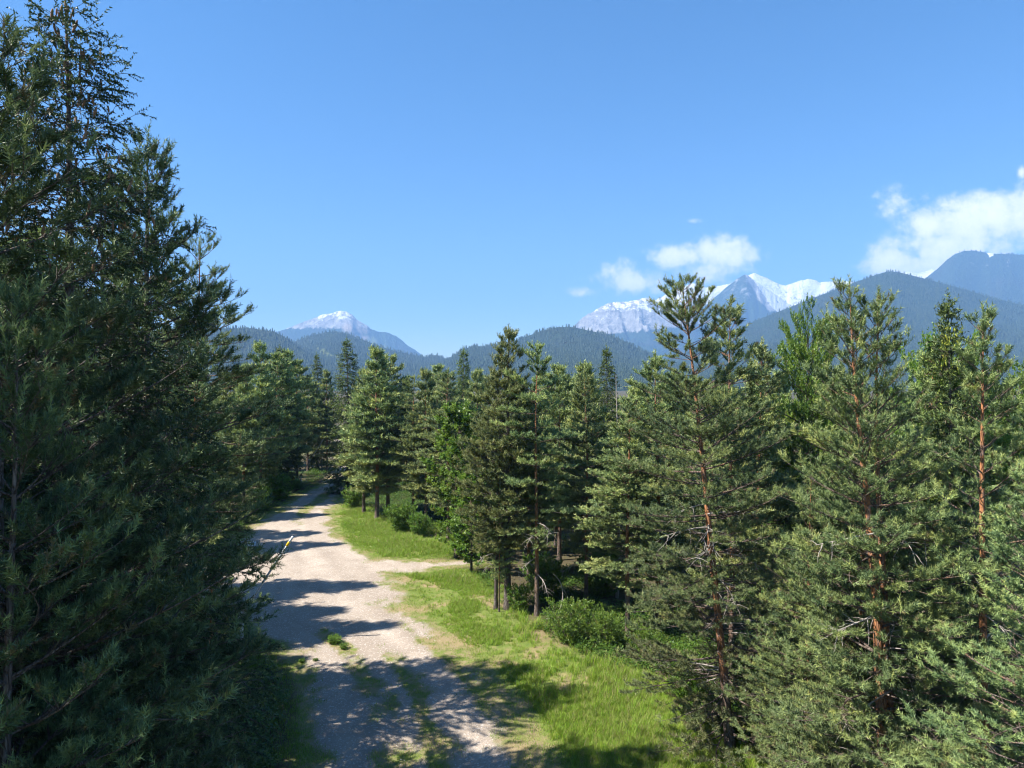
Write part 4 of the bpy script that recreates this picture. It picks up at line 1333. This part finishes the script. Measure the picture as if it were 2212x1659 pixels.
TUFTS = [hidden('tuft', tuft(s, 22, h_, sp_, .009, dr_)) for s, h_, sp_, dr_ in ((1, .40, .2, .04), (2, .48, .16, .06), (3, .34, .22, .03), (4, .60, .12, .25), (5, .3, .24, .1))]
LOWT = [hidden('low_tuft', tuft(s, 22, .14, .2, .006, .14)) for s in (11, 12, 13)]

r = np.random.default_rng(77)
N = 900000
Yg = 24 + (105 - 24) * r.uniform(0, 1, N) ** 1.5
Xg = r.uniform(-34, 16, N)
ok = (np.abs(Xg / Yg) < .75)
ins, md, nz = road_inside(Xg, Yg), meadow(Xg, Yg), fbm(Xg * .35, Yg * .35, 61, 4)
bare = fbm(Xg * .22 + 9, Yg * .22, 88, 3)
ok &= (ins < -.25) & (md > .15) & (r.uniform(0, 1, N) < md * np.clip(1.4 - 3.2 * np.clip(bare - .42, 0, 1) * 2.6, .05, 1)) & (r.uniform(0, 1, N) < np.clip(.06 + (-ins - 1.5 * (nz - .4)) / 2.4, 0.03, 1))
Xa, Ya, na, ia = Xg[ok], Yg[ok], nz[ok], ins[ok]
size = np.clip(.22 + 1.3 * (na - .3) + .07 * np.clip(-ia, 0, 5), .25, 1.0) * r.uniform(.75, 1.2, len(Xa))
print('grass tufts', len(Xa))
scatter('grass', np.stack([Xa, Ya, ground_z(Xa, Ya)], -1), r.uniform(0, 6.28, len(Xa)), size, TUFTS, kind='stuff', label='tall bright meadow grass along the gravel road')
N = 90000
Yg = 24 + (100 - 24) * r.uniform(0, 1, N) ** 1.4
Xg = r.uniform(-30, 14, N)
g = greenness(Xg, Yg)
ins = road_inside(Xg, Yg)
ok = (ins > -1.2) & (g > .3) & (r.uniform(0, 1, N) < g * .6)
Xa, Ya = Xg[ok], Yg[ok]
print('road tufts', len(Xa))
scatter('grass', np.stack([Xa, Ya, ground_z(Xa, Ya) + .02], -1), r.uniform(0, 6.28, len(Xa)), r.uniform(.4, 1.5, len(Xa)), LOWT, kind='stuff', label='short worn grass patches growing on the gravel road')

# undergrowth on the forest floor
M_HERB = needle_material('herbs', [(0.0, (0.04, 0.09, 0.015)), (0.5, (0.085, 0.16, 0.025)), (1.0, (0.15, 0.22, 0.04))], (0.2, 0.17, 0.08), trans=.35)


def herb(seed):
    r = np.random.default_rng(seed)
    n = 34
    a, rr = r.uniform(0, 6.28, n), .4 * np.sqrt(r.uniform(0, 1, n))
    c = np.stack([rr * np.cos(a), rr * np.sin(a), r.uniform(.05, .42, n)], -1)
    d = unit(r.normal(0, 1, (n, 3)) * np.array([1, 1, .35]))
    w = unit(np.cross(d, np.array([0, 0, 1.0]))) * .035
    l = r.uniform(.08, .17, n)[:, None]
    v = np.stack([c, c + d * l * .5 - w, c + d * l, c + d * l * .5 + w], 1).reshape(-1, 3)
    return mesh_from('herb', v, quads=np.arange(4 * n).reshape(-1, 4), attrs={'tint': np.repeat(r.uniform(0, 1, n), 4), 'dry': np.zeros(4 * n)}, mat=M_HERB)


HERBS = [hidden('herb', herb(s)) for s in (1, 2, 3)]
N = 110000
Yg = 16 + 100 * r.uniform(0, 1, N) ** 1.3
Xg = r.uniform(-60, 60, N)
md = meadow(Xg, Yg)
ins = road_inside(Xg, Yg)
ok = (np.abs(Xg / Yg) < .8) & (ins < -.8) & (md < .6) & (fbm(Xg * .3, Yg * .3, 99, 3) > .40)
Xa, Ya = Xg[ok], Yg[ok]
scatter('undergrowth', np.stack([Xa, Ya, ground_z(Xa, Ya)], -1), r.uniform(0, 6.28, len(Xa)), r.uniform(.6, 1.5, len(Xa)), HERBS, kind='stuff', label='low leafy undergrowth between the tree trunks')


def stone(seed):
    import bmesh
    r = random.Random(seed)
    bm = bmesh.new()
    bmesh.ops.create_icosphere(bm, subdivisions=1, radius=1.0)
    for v in bm.verts:
        v.co *= r.uniform(.7, 1.15)
        v.co.z *= .6
    me = bpy.data.meshes.new('stone')
    bm.to_mesh(me)
    bm.free()
    me.materials.append(M_STONE)
    return me


STONES = [hidden('stone', stone(s)) for s in (1, 2, 3)]
N = 30000
Yg = 24 + (75 - 24) * r.uniform(0, 1, N) ** 1.6
Xg = r.uniform(-28, 8, N)
ok = (road_inside(Xg, Yg) > .1) & (r.uniform(0, 1, N) < .15 + .9 * (fbm(Xg * .5, Yg * .5, 41, 3) > .52))
Xa, Ya = Xg[ok], Yg[ok]
scatter('gravel', np.stack([Xa, Ya, ground_z(Xa, Ya) + .03], -1), r.uniform(0, 6.28, len(Xa)), .015 + .045 * r.uniform(0, 1, len(Xa)) ** 3, STONES, kind='stuff', label='loose pale stones strewn over the road')

# leafy weed growing in the middle of the road, and smaller ones
for (xp, yp, h, w, lab) in [(722, 1392, .42, 1.9, 'bright leafy weed growing in the middle of the road'), (742, 1404, .3, 1.5, 'low weed beside the leafy weed on the road'),
                            (652, 1433, .2, 1.7, 'small dark weed on the shaded wheel track'), (682, 1430, .16, 1.6, 'tiny dark weed next to the small weed on the wheel track')]:
    D = CAM_H * 1533 / (yp - 829.5)
    plant('weed', P_SH1, xp, D, h, lab, 'weed', width=w)

# ------------------------------------------------------------------ the air
hz = bpy.data.meshes.new('haze')
import bmesh
bm = bmesh.new()
bmesh.ops.create_cube(bm, size=1.0)
zl, zh = -6.0, 1420.0
for v in bm.verts:
    v.co = Vector((v.co.x * 2 * (FAR_X + 150), (FAR_Y0 - 150 + FAR_Y1 + 150) / 2 + v.co.y * (FAR_Y1 - FAR_Y0 + 300), (zl + zh) / 2 + v.co.z * (zh - zl)))
bm.to_mesh(hz)
bm.free()
haze = link('haze', hz, kind='stuff', label='thin blue air between the forest and the mountains')
hm = bpy.data.materials.new('haze_air')
hm.use_nodes = True
hn = NT(hm.node_tree)
hn.n.clear()
ho = hn.add('ShaderNodeOutputMaterial')
pv = hn.add('ShaderNodeVolumePrincipled')
pv.inputs['Color'].default_value = (0.27, 0.53, 0.98, 1)
pv.inputs['Density'].default_value = 0.00013
pv.inputs['Anisotropy'].default_value = 0.0
hn.l.new(pv.outputs[0], ho.inputs['Volume'])
hz.materials.append(hm)
print('TRIS', TRIS[0])
